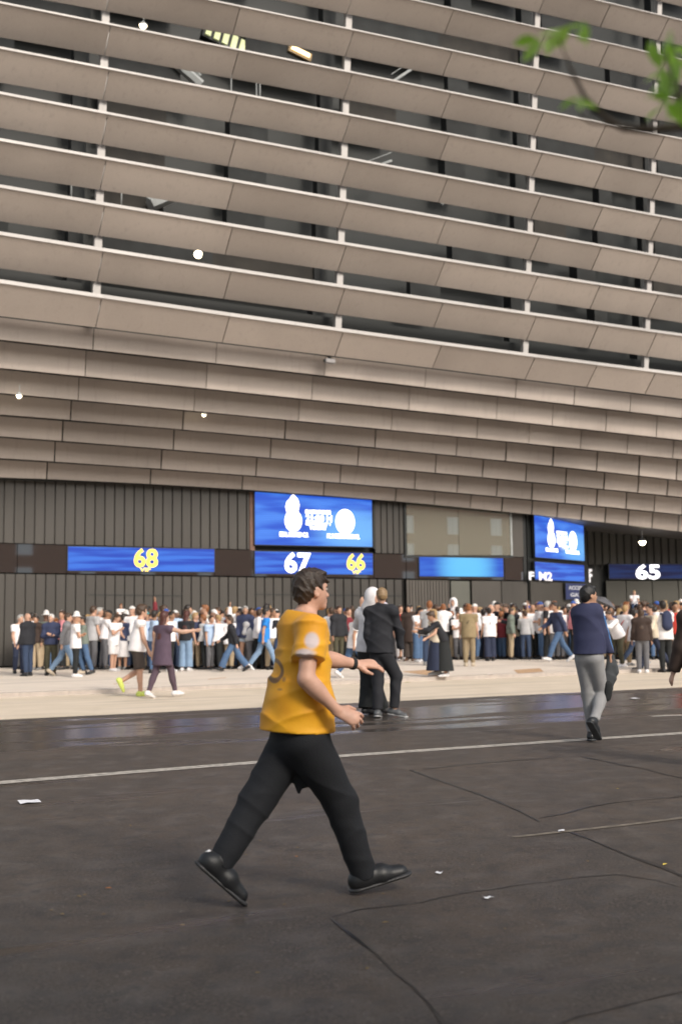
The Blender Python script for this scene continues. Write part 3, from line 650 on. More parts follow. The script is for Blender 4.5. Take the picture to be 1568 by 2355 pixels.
def surface_nets(name, G_, lo, vox):
    S = G_ < 0; c = np.zeros(tuple(x - 1 for x in S.shape), np.int8)
    offs = [(i, j, k) for i in (0, 1) for j in (0, 1) for k in (0, 1)]
    nx, ny, nz = c.shape
    for (i, j, k) in offs: c += S[i:i + nx, j:j + ny, k:k + nz]
    act = (c > 0) & (c < 8); ids = np.argwhere(act); idx = np.full(c.shape, -1, np.int32); idx[act] = np.arange(len(ids))
    val = {o: G_[ids[:, 0] + o[0], ids[:, 1] + o[1], ids[:, 2] + o[2]] for o in offs}
    acc = np.zeros((len(ids), 3)); cnt = np.zeros(len(ids))
    for o in offs:
        for ax in range(3):
            if o[ax] == 0:
                o2 = tuple(o[i] + (i == ax) for i in range(3)); a, b = val[o], val[o2]; m = (a < 0) != (b < 0)
                t = np.where(m, a / np.where(m, a - b, 1), 0); p = np.tile(np.array(o, float), (len(ids), 1)); p[:, ax] += t
                acc[m] += p[m]; cnt[m] += 1
    vs = (ids + acc / np.maximum(cnt, 1)[:, None]) * vox + lo
    quads = []
    for ax in range(3):
        sl0 = [slice(1, -1)] * 3; a0 = [slice(1, -1)] * 3; sl0[ax] = slice(0, -1); a0[ax] = slice(1, None)
        A = S[tuple(sl0)]; B = S[tuple(a0)]; e = np.argwhere(A != B)
        if not len(e): continue
        sg = A[tuple(e.T)]; base = e.copy()
        for d in range(3):
            if d != ax: base[:, d] += 1
        u, w = [(1, 2), (2, 0), (0, 1)][ax]
        def cell(du, dw):
            q = base.copy(); q[:, u] -= du; q[:, w] -= dw; return idx[tuple(q.T)]
        q = np.stack([cell(1, 1), cell(0, 1), cell(0, 0), cell(1, 0)], 1); q[~sg] = q[~sg][:, ::-1]; quads.append(q)
    q = np.concatenate(quads); q = q[(q >= 0).all(1)]
    me = bpy.data.meshes.new(name); me.vertices.add(len(vs)); me.vertices.foreach_set('co', vs.astype('f').ravel())
    me.loops.add(len(q) * 4); me.loops.foreach_set('vertex_index', q.ravel().astype('i')); me.polygons.add(len(q))
    me.polygons.foreach_set('loop_start', np.arange(0, len(q) * 4, 4, dtype='i')); me.polygons.foreach_set('use_smooth', np.ones(len(q), bool)); me.update(calc_edges=True)
    return me

# ------------------------------------------------------------------ poses
def pose(hr=0, kr=4, hl=0, kl=4, fr=0, fl=0, lean=2, hy=0, nod=0, ar=(4, 8, 12, 0), al=(4, 8, 12, 0), wide=.0, fat=0.0):
    """hip/knee/foot pitch of right and left leg, lean, head yaw and nod, arms = (swing, spread, elbow, inward) in degrees; faces +X"""
    r = math.radians; J = {'fat': fat}; f = V(1, 0, 0); l = V(0, 1, 0); up = V(0, 0, 1)
    t = V(math.sin(r(lean)), 0, math.cos(r(lean))); J['t'] = t; J['f'] = un(np.cross(l, t)); J['l'] = l
    for sgn, h, k, fp, n in ((-1, hr, kr, fr, 'R'), (1, hl, kl, fl, 'L')):
        hip = V(0, sgn * .09, 0); kn = hip + .43 * un(V(math.sin(r(h)), sgn * (.02 + wide), -math.cos(r(h))))
        an = kn + .42 * un(V(math.sin(r(h - k)), sgn * wide * .5, -math.cos(r(h - k)))); fd = V(math.cos(r(fp)), sgn * .12, math.sin(r(fp)))
        J['hip' + n], J['knee' + n], J['ank' + n], J['fd' + n] = hip, kn, an, un(fd)
    low = min(min((J['ank' + n] - .075 * un(np.cross(np.cross(J['fd' + n], up), J['fd' + n])) + J['fd' + n] * q)[2] for q in (-.05, .17)) for n in 'RL')
    for n in 'RL':
        for k in ('hip', 'knee', 'ank'): J[k + n] = J[k + n] - V(0, 0, low)
    P = (J['hipR'] + J['hipL']) / 2; J['pel'] = P + V(0, 0, .03); J['neck'] = P + t * .53; J['chest'] = P + t * .38
    for sgn, a, n in ((-1, ar, 'R'), (1, al, 'L')):
        sh = P + t * .475 + l * sgn * .175; sw, sp_, fl_, inn = (r(x) for x in a)
        d = un(V(math.sin(sw) * math.cos(sp_), sgn * math.sin(sp_), -math.cos(sw) * math.cos(sp_)))
        fw = V(math.cos(sw), 0, math.sin(sw)); q = un(fw * math.cos(inn) + V(0, -sgn, 0) * math.sin(inn)); q = un(q - d * (q @ d))
        el = sh + d * .285; e = un(d * math.cos(fl_) + q * math.sin(fl_)); wr = el + e * .255
        J['sh' + n], J['el' + n], J['wr' + n], J['hd' + n] = sh, el, wr, e
        J['hn' + n] = un(np.cross(e, V(0, 0, 1)) * sgn + V(0, sgn * .3, 0)) if abs(e[2]) < .9 else V(0, sgn, 0)
    hf = V(math.cos(r(hy)) * math.cos(r(nod)), math.sin(r(hy)) * math.cos(r(nod)), -math.sin(r(nod))); J['hf'] = un(hf)
    J['hl'] = un(np.cross(V(0, 0, 1), J['hf'])); J['hu'] = np.cross(J['hf'], J['hl'])
    J['head'] = J['neck'] + V(0, 0, .05) + J['hu'] * .115 + J['hf'] * .025 + t * .01
    J['root'] = V(P[0], P[1], 0); return J
def torso(S, J, a, low=True, k=.05):
    f, l, t = J['f'], J['l'], J['t']; P = J['pel']; fx = J['fat']; N_ = J['neck']; C = J['chest']
    S.rc(P + t * .14, P + t * .24 + f * fx * .3, .135 + a + fx, .14 + a + fx, (f, 1.42 - fx * 2), k); S.rc(P + t * .24, P + t * .41, .142 + a + fx * .6, .150 + a, (f, 1.45), k)
    S.rc(J['shR'] - t * .0, J['shL'], .058 + a, .058 + a, None, k); S.rc(N_ - t * .03, J['shR'], .05 + a, .052 + a, None, k); S.rc(N_ - t * .03, J['shL'], .05 + a, .052 + a, None, k)
    if low: S.rc(P - t * .03, P + t * .12, .150 + a + fx, .138 + a + fx, (f, 1.30 - fx), k)
def legs(S, J, r, k=.03, caps=None, upto=1.0, both='RL'):
    for n in both:
        h, kn, an = J['hip' + n], J['knee' + n], J['ank' + n]
        if upto >= 1: S.rc(h, kn, r[0], r[1], None, k); S.rc(kn, an + (kn - an) * r[3] if len(r) > 3 else an, r[1], r[2], None, k, caps)
        else: S.rc(h, h + (kn - h) * upto * 2 if upto <= .5 else kn, r[0], r[1], None, k, caps)
def arms(S, J, r, k=.02, frac=1.0, cap=None, who='RL'):
    for n in who:
        s, e, w = J['sh' + n], J['el' + n], J['wr' + n]
        if frac <= .5: S.rc(s, s + (e - s) * frac * 2, r[0], r[1], None, k, cap)
        else: S.rc(s, e, r[0], r[1], None, k); S.rc(e, e + (w - e) * (frac - .5) * 2, r[1], r[2], None, k, cap)
def hand(S, J, n, hi, curl=.5, spread=.012):
    w, d = J['wr' + n], un(J['hd' + n]); pn = un(J['hn' + n] - d * (J['hn' + n] @ d)); side = un(np.cross(pn, d))     # pn: back of the hand; side: towards the thumb
    if (side @ J.get('thumb' + n, J['f'])) < 0: side = -side
    S.rc(w, w + d * .085, .030, .040 if hi else .038, (pn, 1.9), .012)
    if not hi:
        S.rc(w + d * .07, w + d * .13 - pn * .02, .034, .02, (pn, 1.7), .012); S.rc(w + d * .03 + side * .02, w + d * .075 + side * .05 - pn * .015, .014, .011, None, .008); return
    for i, (o, ln) in enumerate(((.030, .070), (.011, .080), (-.009, .075), (-.028, .058))):
        c = curl * (1 + .12 * i); b = w + d * (.088 - .004 * abs(i - 1)) + side * o; d1 = un(d * math.cos(c * .5) - pn * math.sin(c * .5) + side * (1.5 - i) * spread * 8); m = b + d1 * ln * .5
        d2 = un(d * math.cos(c * 1.5) - pn * math.sin(c * 1.5) + side * (1.5 - i) * spread * 4); e = m + d2 * ln * .32; d3 = un(d * math.cos(c * 2.2) - pn * math.sin(c * 2.2)); S.rc(b - d1 * .01, m, .0105, .0092, None, .004); S.rc(m, e, .0092, .0085, None, .003); S.rc(e, e + d3 * ln * .25, .0085, .0075, None, .003)
    b = w + d * .022 + side * .022 - pn * .008; m = b + un(d * .7 + side * .62 - pn * .25) * .042; S.rc(b, m, .016, .0125, None, .008); S.rc(m, m + un(d * .92 + side * .25 - pn * .3) * .036, .0115, .0085, None, .004)
class Scaled:
    def __init__(s, S, k): s.S, s.k_ = S, k
    def rc(s, a, b, r1, r2, *r, **k): s.S.rc(a, b, r1 * s.k_, r2 * s.k_, *r, **k)
    def el(s, c, ax, r, *q, **k): s.S.el(c, ax, tuple(x * s.k_ for x in r), *q, **k)
    def cut(s, *a): s.S.cut(*a)
    def mesh(s, *a): return s.S.mesh(*a)
def head(S, J, hi):
    hs = J.get('hs', 1.0); S = Scaled(S, hs); c, f, l, u = J['head'], J['hf'] * hs, J['hl'] * hs, J['hu'] * hs
    S.el(c + u * .022 - f * .012, (f, l, u), (.098, .077, .100), .02); S.el(c - u * .035 + f * .028, (f, l, u), (.066, .058, .080), .03)
    S.rc(J['neck'] - J['t'] * .05, c - u * .055 - f * .018, .060, .052, None, .025)
    S.rc(c + f * .082 + u * .004, c + f * .106 - u * .030, .010, .014, None, .012); S.el(c + f * .072 - u * .093, (f, l, u), (.026, .028, .022), .02)
    for s in (-1, 1): S.el(c + l * s * .079 - u * .012 - f * .012, (f * .9 + l * s * .4, l, u), (.020, .009, .032), .006)
    if hi:
        for s in (-1, 1): S.el(c + f * .086 + l * s * .031 + u * .004, (f, l, u), (.014, .019, .013), .012, True)
        S.rc(c + f * .080 + l * .034 + u * .026, c + f * .080 - l * .034 + u * .026, .010, .010, None, .014)
        S.rc(c + f * .088 + l * .018 - u * .058, c + f * .088 - l * .018 - u * .058, .0075, .0075, None, .006); S.rc(c + f * .087 + l * .016 - u * .070, c + f * .087 - l * .016 - u * .070, .008, .008, None, .006)
        for s in (-1, 1): S.el(c + l * s * .088 - u * .010 - f * .008, (f, l, u), (.010, .006, .018), .004, True)
def body_mesh(J, vox, hi=False, curl=(.5, .5), handk=None):
    S = Solid(); torso(S, J, 0); legs(S, J, (.088, .056, .042), .03)
    for n in 'RL':
        kn, an = J['knee' + n], J['ank' + n]; b = un(np.cross(J['l'], kn - an)); b = -b if b @ J['f'] > 0 else b
        S.el(kn + (an - kn) * .32 + b * .012, (b, J['l'], un(kn - an)), (.050, .048, .12), .03); fd_ = J['fd' + n]; S.rc(an, an + fd_ * .10 - un(np.cross(np.cross(fd_, V(0, 0, 1)), fd_)) * .045, .034, .022, None, .02)
    arms(S, J, (.052, .040, .027), .02)
    for n in 'RL':
        e, w = J['el' + n], J['wr' + n]; d_ = un(w - e); o1 = un(np.cross(d_, J['f'] + .3 * J['l'])); S.el(e + (w - e) * .26, (d_, o1, np.cross(d_, o1)), (.09, .043, .043), .02)
        if handk: hand(S, J, n, hi, *handk[n])
        else: hand(S, J, n, hi, .5)
    head(S, J, hi); return S.mesh('body', vox)
def top_mesh(J, vox, sleeve=.27, hem=-.06, a=.022, flare=.02, cuff=.0, wr=.0, seed=1, collar=0, arm_r=None, hempt=None, extra=None, k=.05):
    S = Solid(); torso(S, J, a, True, k); P, t, f = J['pel'], J['t'], J['f']; H = P + t * hem if hempt is None else hempt
    S.rc(P + t * .12, H - t * .05, .148 + a + J['fat'], .158 + a + flare + J['fat'], (f, 1.27 - J['fat']), k)
    r = arm_r or (.064 + a * .3, .056 + a * .4, .040 + a * .5)
    arms(S, J, r if sleeve > .5 else (r[0] + .005, r[1] + .012 + cuff, r[2]), .03, sleeve, 'b')
    if collar: S.rc(J['neck'] - t * .03, J['neck'] + t * collar, .072, .066, None, .02, 'b')
    if extra: extra(S)
    S.cut(H, -t)
    S.cut(J['neck'] + t * (.012 + collar), t) if not collar else None
    return S.mesh('shirt', vox, wr, 24, seed)
def tr_mesh(J, vox, r=(.100, .078, .062), upto=1.0, wr=.0, seed=2, top=.10, end=.06, extra=None):
    S = Solid(); P, t, f = J['pel'], J['t'], J['f']; S.rc(P - t * .03, P + t * top, .158 + J['fat'], .146 + J['fat'], (f, 1.28 - J['fat']), .04)
    for n in 'RL':
        h, kn, an = J['hip' + n], J['knee' + n], J['ank' + n]
        if upto >= 1: S.rc(h, kn, r[0], r[1], None, .03); S.rc(kn, an + (kn - an) * end, r[1], r[2], None, .03, 'b'); b = un(np.cross(J['l'], kn - an)); b = -b if b @ f > 0 else b; S.el(kn + (an - kn) * .32 + b * .014, (b, J['l'], un(kn - an)), (.068, .064, .15), .03)
        else: S.rc(h, h + (kn - h) * upto, r[0], r[2], None, .03, 'b')
    if extra: extra(S)
    S.cut(P + t * (top + .03), t); return S.mesh('trousers', vox, wr, 22, seed)
def skirt_mesh(J, vox, top=.15, length=.55, r=.24, seed=3, name='skirt', wr=0):
    S = Solid(); P, t = J['pel'], V(0, 0, 1); S.rc(P + t * top, P, .14, .165, (J['f'], 1.3), .04); S.rc(P, P - t * length, .165, r, (J['f'], 1.15), .05, 'b'); S.cut(P + t * (top + .02), t); return S.mesh(name, vox, wr, 24, seed)
def shoe_mesh(J, n, vox, sc=1.0, sole=False):
    an, fd = J['ank' + n], J['fd' + n]; up = un(np.cross(np.cross(fd, V(0, 0, 1)), fd)); sd = un(np.cross(up, fd)); g = an - up * .078
    S = Solid()
    if sole: S.rc(g - fd * .05 + up * .008, g + fd * .19 + up * .010, .045 * sc, .046 * sc, (up, 3.0), .01); S.cut(g - up * .002, -up); S.cut(g + up * .022, up); return S.mesh('sole', vox)
    S.rc(g - fd * .045 + up * .045, g + fd * .08 + up * .045, .044 * sc, .046 * sc, None, .02); S.rc(g + fd * .08 + up * .035, g + fd * .18 + up * .025, .046 * sc, .036 * sc, (up, 1.1), .02)
    S.rc(g - fd * .02 + up * .05, an + up * .02, .045 * sc, .046 * sc, None, .02, 'b'); S.cut(g, -up); return S.mesh('shoe', vox)
def hair_mesh(J, vox, kind='short', seed=4):
    hs = J.get('hs', 1.0); c, f, l, u = J['head'], J['hf'] * hs, J['hl'] * hs, J['hu'] * hs; S0 = Solid(); S = Scaled(S0, hs)
    if kind in ('short', 'curly', 'long', 'bun', 'afro'):
        q = .012 if kind in ('curly',) else .0; q = .03 if kind == 'afro' else q
        S.el(c + u * .032 - f * .020, (f, l, u), (.102 + q, .086 + q, .103 + q), .02); S.el(c - f * .055 - u * .015, (f, l, u), (.060 + q, .072 + q, .075), .02); S.el(c + f * .045 + u * .095, (f, l, u), (.055 + q, .06 + q, .03 + q), .02)
        if kind == 'bun': S.el(c - f * .10 + u * .07, (f, l, u), (.045, .045, .045), .01)
        S.el(c + f * .105 - u * .035, (f, l, u), (.085, .085, .100), .015, True)
        if kind != 'long': S.cut(c - u * .085, -u); S.el(c + l * .09 - u * .035 + f * .01, (f, l, u), (.035, .03, .045), .01, True); S.el(c - l * .09 - u * .035 + f * .01, (f, l, u), (.035, .03, .045), .01, True)
        if kind == 'long':
            S.rc(c - f * .03, c - f * .085 - u * .22, .085, .085, (f, 1.6), .03); S.rc(c - f * .085 - u * .22, J['pel'] * .62 + (c - f * .09) * .38 - f * .085, .095, .07, (f, 2.2), .03)
    elif kind == 'hood':
        S.el(c + u * .02 - f * .015, (f, l, u), (.125, .115, .140), .02); S.rc(c - f * .03 - u * .05, J['neck'] - f * .03, .11, .12, (f, 1.2), .03); S.el(c + f * .12 - u * .015, (f, l, u), (.09, .085, .105), .02, True)
    elif kind == 'cap':
        S.el(c + u * .035 - f * .012, (f, l, u), (.106, .086, .100), .01); S.cut(c + u * .045, -u); S.rc(c + f * .07 + u * .052, c + f * .15 + u * .045, .065, .06, (u, 8), .01); S0.cuts = [(c + u * .040, -un(u))]
    elif kind == 'bucket':
        S.rc(c + u * .05, c + u * .125, .105, .082, None, .02); S.rc(c + u * .045, c + u * .060, .165, .13, None, .015, 'ab'); S.cut(c + u * .035, -u)
    w = {'curly': .010, 'afro': .012, 'long': .005, 'short': .004}.get(kind, 0)
    w = .007 if (vox < .007 and kind == 'short') else w; return S0.mesh('hair', vox, w, 190 if vox < .007 else (110 if kind == 'curly' else 60), seed)

CM = {}
def cmat(kind, col, **kw):
    key = kind + '_' + '_'.join('%02d' % int(x * 100) for x in col)
    if kind == 'skin': return mat(key, col, .5, noise=.12, nscale=14, spec=.4)
    if kind == 'hair': return mat(key, col, .42, noise=.35, nscale=60, bump=.6, bscale=120)
    if kind == 'shoe': return mat(key, col, .45, noise=.15, nscale=20)
    return mat(key, col, .85, noise=.10, nscale=7, bump=.25, bscale=160)
SKIN = [(.52, .31, .22), (.44, .25, .165), (.30, .165, .10), (.14, .075, .05), (.58, .37, .28)]
def part(name, me, m, root):
    if not len(me.materials): me.materials.append(None)
    o = link(bpy.data.objects.new(name, me), root); o.material_slots[0].link = 'OBJECT'; o.material_slots[0].material = m; return o
# ------------------------------------------------------------------ the people near the camera, posed joint by joint
def jp(j, f, hf, root, fat=0.0, up=None):
    """joints given as world points -> pose dictionary relative to root"""
    J = {'fat': fat}; R = np.array(root)
    for k, v in j.items(): J[k] = np.array(v, float) - (R if not k.startswith(('fd', 'hd', 'hn', 'thumb')) else 0)
    P, N_ = J['pel'], J['neck']; J['t'] = un(N_ - P); f = un(V(*f)); f = un(f - J['t'] * (f @ J['t'])); J['f'] = f; J['l'] = np.cross(J['t'], f)
    J['hf'] = un(V(*hf)); J['hl'] = un(np.cross(V(0, 0, 1), J['hf'])); J['hu'] = np.cross(J['hf'], J['hl'])
    if up is not None: J['hu'] = un(V(*up)); J['hl'] = un(np.cross(J['hu'], J['hf'])); J['hf'] = np.cross(J['hl'], J['hu'])
    return J
def ang(a, z=0.0): return (math.cos(math.radians(a)), math.sin(math.radians(a)), z)

# --- man in the yellow shirt, striding to the right
d = 5.66; rt = on_ground(700, 2046); rt = Vector((rt.x, 5.66, 0))
FY = ang(28)
hd = W(716, 1358, 5.68)
yj = dict(head=hd, neck=W(699, 1412, 5.66), pel=W(690, 1664, 5.66), chest=W(700, 1490, 5.66),
          shR=W(716, 1446, 5.51), elR=W(704, 1562, 5.43), wrR=W(775, 1634, 5.47), shL=W(678, 1444, 5.80), elL=W(742, 1514, 5.86), wrL=W(817, 1527, 5.98),
          hipR=W(703, 1694, 5.60), kneeR=W(782, 1843, 5.72), ankR=W(838, 1972, 5.76), hipL=W(676, 1694, 5.72), kneeL=W(592, 1840, 5.65), ankL=W(506, 1982, 5.52))
yj['hdR'] = un(V(.86, .10, -.42)); yj['hdL'] = un(V(.95, .25, -.02)); yj['hnR'] = V(.25, -.85, .35); yj['hnL'] = V(-.1, -.5, .85)
yj['thumbR'] = V(.4, 0, .9); yj['thumbL'] = V(0, -1, -.3)
yj['fdR'] = un(V(.90, .25, .20)); yj['fdL'] = un(V(.66, .15, -.62))
J = jp(yj, FY, ang(34, .02), rt)
J['hs'] = .89
for n in 'RL':                                     # put heel or toe exactly on the road
    fd = J['fd' + n]; up = un(np.cross(np.cross(fd, V(0, 0, 1)), fd)); g = J['ank' + n] - up * .080
    low = min((g + fd * q)[2] - .012 for q in (-.08, .21)); J['ank' + n] = J['ank' + n] - V(0, 0, low)
yo = tag(empty('person', rt), 'man in a yellow football shirt and black trousers striding across the near road', 'person')
SKY = cmat('skin', (.58, .34, .25))
part('body', body_mesh(J, .0048, True, handk={'R': (.55, .02), 'L': (.35, .004)}), SKY, yo)
def yshirt():
    S = Solid(); f, l, t = J['f'], J['l'], J['t']; P = J['pel']; q = lambda x, y, d_: np.array(W(x, y, d_)) - np.array(rt)
    top_ = q(697, 1452, 5.66); mid = q(695, 1540, 5.66); low = q(688, 1612, 5.65); hem = q(685, 1672, 5.65)
    S.rc(top_, mid, .150, .152, (f, 1.16), .05); S.rc(mid, low, .152, .168, (f, 1.10), .05); S.rc(low, hem + (hem - low) * .6, .172, .186, (f, 1.03), .05); S.rc(q(650, 1580, 5.65), q(632, 1690, 5.63), .06, .080, None, .06); S.rc(q(735, 1600, 5.62), q(740, 1700, 5.62), .05, .068, None, .06)
    S.rc(J['shR'], J['shL'], .066, .066, None, .05); S.rc(J['neck'] - t * .045, J['shR'] - t * .01, .058, .058, None, .05); S.rc(J['neck'] - t * .045, J['shL'] - t * .01, .058, .058, None, .05)
    for n in 'RL':
        e = J['sh' + n] + (J['el' + n] - J['sh' + n]) * (.62 if n == 'R' else .78); S.rc(J['sh' + n] - t * .005, e, .076, .090 if n == 'R' else .096, None, .035, 'b')
    S.cut(q(684, 1679, 5.65), un(-t + l * .02)); S.cut(J['neck'] - t * .002, un(t + f * .25))
    return S.mesh('shirt', .0062, .010, 46, 5)
def yellow_mat():
    m = bpy.data.materials.new('yellow_jersey'); m.use_nodes = True; nt = m.node_tree; N = nt.nodes; L = nt.links; p = N['Principled BSDF']
    tc = N.new('ShaderNodeTexCoord'); O = tc.outputs['Object']
    c = mixc(nt, rng(nt, noise_node(nt, O, 3.5, 3, .5), .35, .65), (.80, .40, .010), (.72, .32, .008))
    def blob(px, py, dd, r, sq=(1, 1, 1), ring=None, soft=.25, wob_=.0):
        q = np.array(W(px, py, dd)) - np.array(rt)
        s = N.new('ShaderNodeVectorMath'); s.operation = 'SUBTRACT'; L.new(O, s.inputs[0]); s.inputs[1].default_value = tuple(q)
        mu = N.new('ShaderNodeVectorMath'); mu.operation = 'MULTIPLY'; L.new(s.outputs[0], mu.inputs[0]); mu.inputs[1].default_value = sq
        ln = N.new('ShaderNodeVectorMath'); ln.operation = 'LENGTH'; L.new(mu.outputs[0], ln.inputs[0]); v = ln.outputs['Value']
        if ring: v = math_node(nt, 'ABSOLUTE', math_node(nt, 'SUBTRACT', v, ring))
        return rng(nt, v, r * (1 - soft), r * (1 + soft), 1, 0)
    g1 = (.52, .47, .50)
    # sleeve badges
    c = mixc(nt, math_node(nt, 'MULTIPLY', blob(717, 1474, 5.42, .036, (1, .5, .85)), .9), c, g1)
    c = mixc(nt, math_node(nt, 'MULTIPLY', blob(704, 1502, 5.42, .032, (.62, .5, 1.25)), .9), c, g1)
    # the dark outlined number and small print on the back
    for (px, py, dd, r, rg, sq, st) in ((640, 1545, 5.66, .007, .048, (1.0, .35, .75), .75), (640, 1497, 5.66, .035, None, (.8, .3, 1.2), .22), (655, 1563, 5.55, .016, None, (1, .4, .9), .7), (648, 1585, 5.55, .016, None, (.7, .4, 1.6), .6), (657, 1590, 5.55, .012, None, (1, .4, 1.3), .6), (650, 1610, 5.55, .012, None, (.8, .4, 1.4), .45), (637, 1520, 5.66, .012, None, (1, .4, .8), .7)):
        c = mixc(nt, math_node(nt, 'MULTIPLY', blob(px, py, dd, r, sq, rg), st), c, (.05, .045, .06))
    L.new(c, p.inputs['Base Color']); p.inputs['Roughness'].default_value = .62; p.inputs['Sheen Weight'].default_value = .1
    b = N.new('ShaderNodeBump'); b.inputs['Strength'].default_value = .3; b.inputs['Distance'].default_value = .004; L.new(noise_node(nt, O, 30, 4, .6), b.inputs['Height']); L.new(b.outputs[0], p.inputs['Normal'])
    return m
part('shirt', yshirt(), yellow_mat(), yo)
S = Solid(); cn = J['neck'] + J['t'] * .002
for q in range(14):
    a0, a1 = 2 * math.pi * q / 14, 2 * math.pi * (q + 1) / 14; pt = lambda a: cn - J['t'] * (.008 + .018 * math.cos(a)) + (J['f'] * math.cos(a) + J['l'] * math.sin(a)) * .063
    S.rc(pt(a0), pt(a1), .010, .010, None, .004)
part('collar', S.mesh('collar', .005), cmat('cloth', (.25, .23, .24)), yo)
M_TR = cmat('cloth', (.008, .0095, .013))
def ytr():
    S = Solid(); P, t, f = J['pel'], J['t'], J['f']; q = lambda x, y, d_: np.array(W(x, y, d_)) - np.array(rt)
    S.rc(P - t * .05, P + t * .06, .165, .160, (f, 1.12), .05)
    S.rc(J['hipR'] - t * .02, J['kneeR'], .122, .088, None, .03); S.rc(J['kneeR'], J['ankR'] - V(.0, 0, .03), .088, .066, None, .03, 'b')
    S.rc(J['hipL'] - t * .02, J['kneeL'], .122, .090, None, .03); S.rc(J['kneeL'], J['ankL'] + V(-.01, 0, -.02), .090, .064, None, .03, 'b')
    S.rc(q(688, 1745, 5.68), q(687, 1822, 5.66), .075, .012, (V(0, 1, 0), 1.6), .02); S.rc(q(712, 1750, 5.68), q(700, 1806, 5.66), .06, .016, (V(0, 1, 0), 1.6), .02)
    S.cut(P + t * .07, t); return S.mesh('trousers', .0066, .0045, 34, 8)
part('trousers', ytr(), M_TR, yo)
part('hair', hair_mesh(J, .0055, 'short', 3), cmat('hair', (.035, .022, .014)), yo)
S = Solid(); c, f_, l_, u_ = J['head'], J['hf'] * J['hs'], J['hl'] * J['hs'], J['hu'] * J['hs']; S.rc(c + u_ * .095 + f_ * .02, c + u_ * .062 + f_ * .100, .038, .014, None, .02); S.rc(c + u_ * .085 + f_ * .03 - l_ * .03, c + u_ * .05 + f_ * .098 - l_ * .03, .03, .010, None, .02)
part('fringe', S.mesh('fringe', .0055, .004, 60, 2), cmat('hair', (.035, .022, .014)), yo)
for n in 'RL':
    s = part('shoe', shoe_mesh(J, n, .006, 1.22), cmat('shoe', (.012, .013, .015)), yo)
    so = part('sole', shoe_mesh(J, n, .006, 1.2, True), cmat('shoe', (.03, .03, .032)), s)
    fd = J['fd' + n]; up = un(np.cross(np.cross(fd, V(0, 0, 1)), fd)); g = J['ank' + n] - up * .078; sd = un(np.cross(fd, up)); S = Solid()
    if n == 'R': S.rc(g + fd * .09 + up * .03 + sd * .047, g + fd * .075 + up * .070 + sd * .038, .006, .009, None, .004)
    else: S.rc(g - fd * .085 + up * .05, g - fd * .078 + up * .085, .012, .010, None, .006)
    part('white_flash', S.mesh('white_flash', .004), cmat('shoe', (.7, .7, .72)), s)
S = Solid(); w, e = J['wrL'], un(J['wrL'] - J['elL']); S.rc(w - e * .028, w - e * .004, .0345, .0335, None, .004, 'ab'); part('wristband', S.mesh('wristband', .005), cmat('cloth', (.02, .022, .024)), yo)
for s_ in (-1, 1):
    S = Solid(); S.el(c + f_ * .081 + l_ * s_ * .031 + u_ * .004, (f_, l_, u_), (.0095, .0105, .0095), .002); part('eye', S.mesh('eye', .0025), mat('eye_white', (.40, .33, .29), .4), yo)
    S = Solid(); S.rc(c + f_ * .094 + l_ * s_ * .018 + u_ * .022, c + f_ * .086 + l_ * s_ * .046 + u_ * .024, .0035, .0025, None, .002); part('eyebrow', S.mesh('eyebrow', .0025), cmat('hair', (.035, .022, .014)), yo)

# --- man in the navy track top, walking away on the right
dd = 12.15; rt = on_ground(1362, 1706); rt = Vector((W(1362, 1706, rt.y).x, rt.y, ground_z(rt.x, rt.y))); dd = rt.y
hd = W(1353, 1370, dd)
nj = dict(head=hd, neck=W(1348, 1397, dd), pel=W(1354, 1500, dd), chest=W(1350, 1430, dd), shL=W(1327, 1408, dd + .10), elL=W(1330, 1456, dd + .16), wrL=W(1342, 1490, dd + .34),
          shR=W(1370, 1407, dd - .04), elR=W(1385, 1456, dd), wrR=W(1402, 1504, dd + .05), hipL=W(1341, 1516, dd + .04), kneeL=W(1352, 1597, dd + .12), ankL=W(1360, 1686, dd + .12), hipR=W(1366, 1516, dd - .04), kneeR=W(1384, 1597, dd + .10), ankR=W(1364, 1660, dd - .18))
nj['hdR'] = un(V(.1, .1, -1)); nj['hdL'] = un(V(.2, .6, -.6)); nj['hnR'] = V(.9, -.3, 0); nj['hnL'] = V(-.9, 0, .3); nj['fdL'] = un(V(.42, .88, -.08)); nj['fdR'] = un(V(.5, .6, -.75)); nj['thumbR'] = V(.3, .9, 0)
# keep limb lengths human: scale nothing, just place the feet on the ground
J = jp(nj, ang(62), ang(22), rt, 0.0)
J['hs'] = .94; J['ankL'][2] = .078; J['ankR'][2] = max(J['ankR'][2], .15)
no = tag(empty('person', rt), 'man in navy track top and grey joggers walking away on the right', 'person')
part('body', body_mesh(J, .009, True, handk={'R': (1.3, .0), 'L': (.6, .0)}), cmat('skin', SKIN[1]), no)
part('track_top', top_mesh(J, .010, 1.0, -.02, .016, .012, wr=.014, seed=3, collar=.01), cmat('cloth', (.030, .035, .085)), no)
S = Solid()
for (a, b) in ((J['shR'], J['elR']), (J['elR'], J['wrR'] + (J['elR'] - J['wrR']) * .05)):
    sd = un(np.cross(b - a, V(0, 1, 0))); sd = sd if sd[0] > 0 else -sd; q = sd * .066 + V(0, -.012, 0); S.rc(a + q * (1.04 if a is J['shR'] else .93), b + q * (.93 if a is J['shR'] else .62), .010, .010, None, .01)
part('sleeve_stripe', S.mesh('stripe', .006), cmat('cloth', (.10, .25, .55)), no)
part('joggers', tr_mesh(J, .0105, (.105, .074, .054), wr=.008, seed=6, top=.05), cmat('cloth', (.27, .27, .275)), no)
part('hair', hair_mesh(J, .010, 'short'), cmat('hair', (.010, .009, .009)), no)
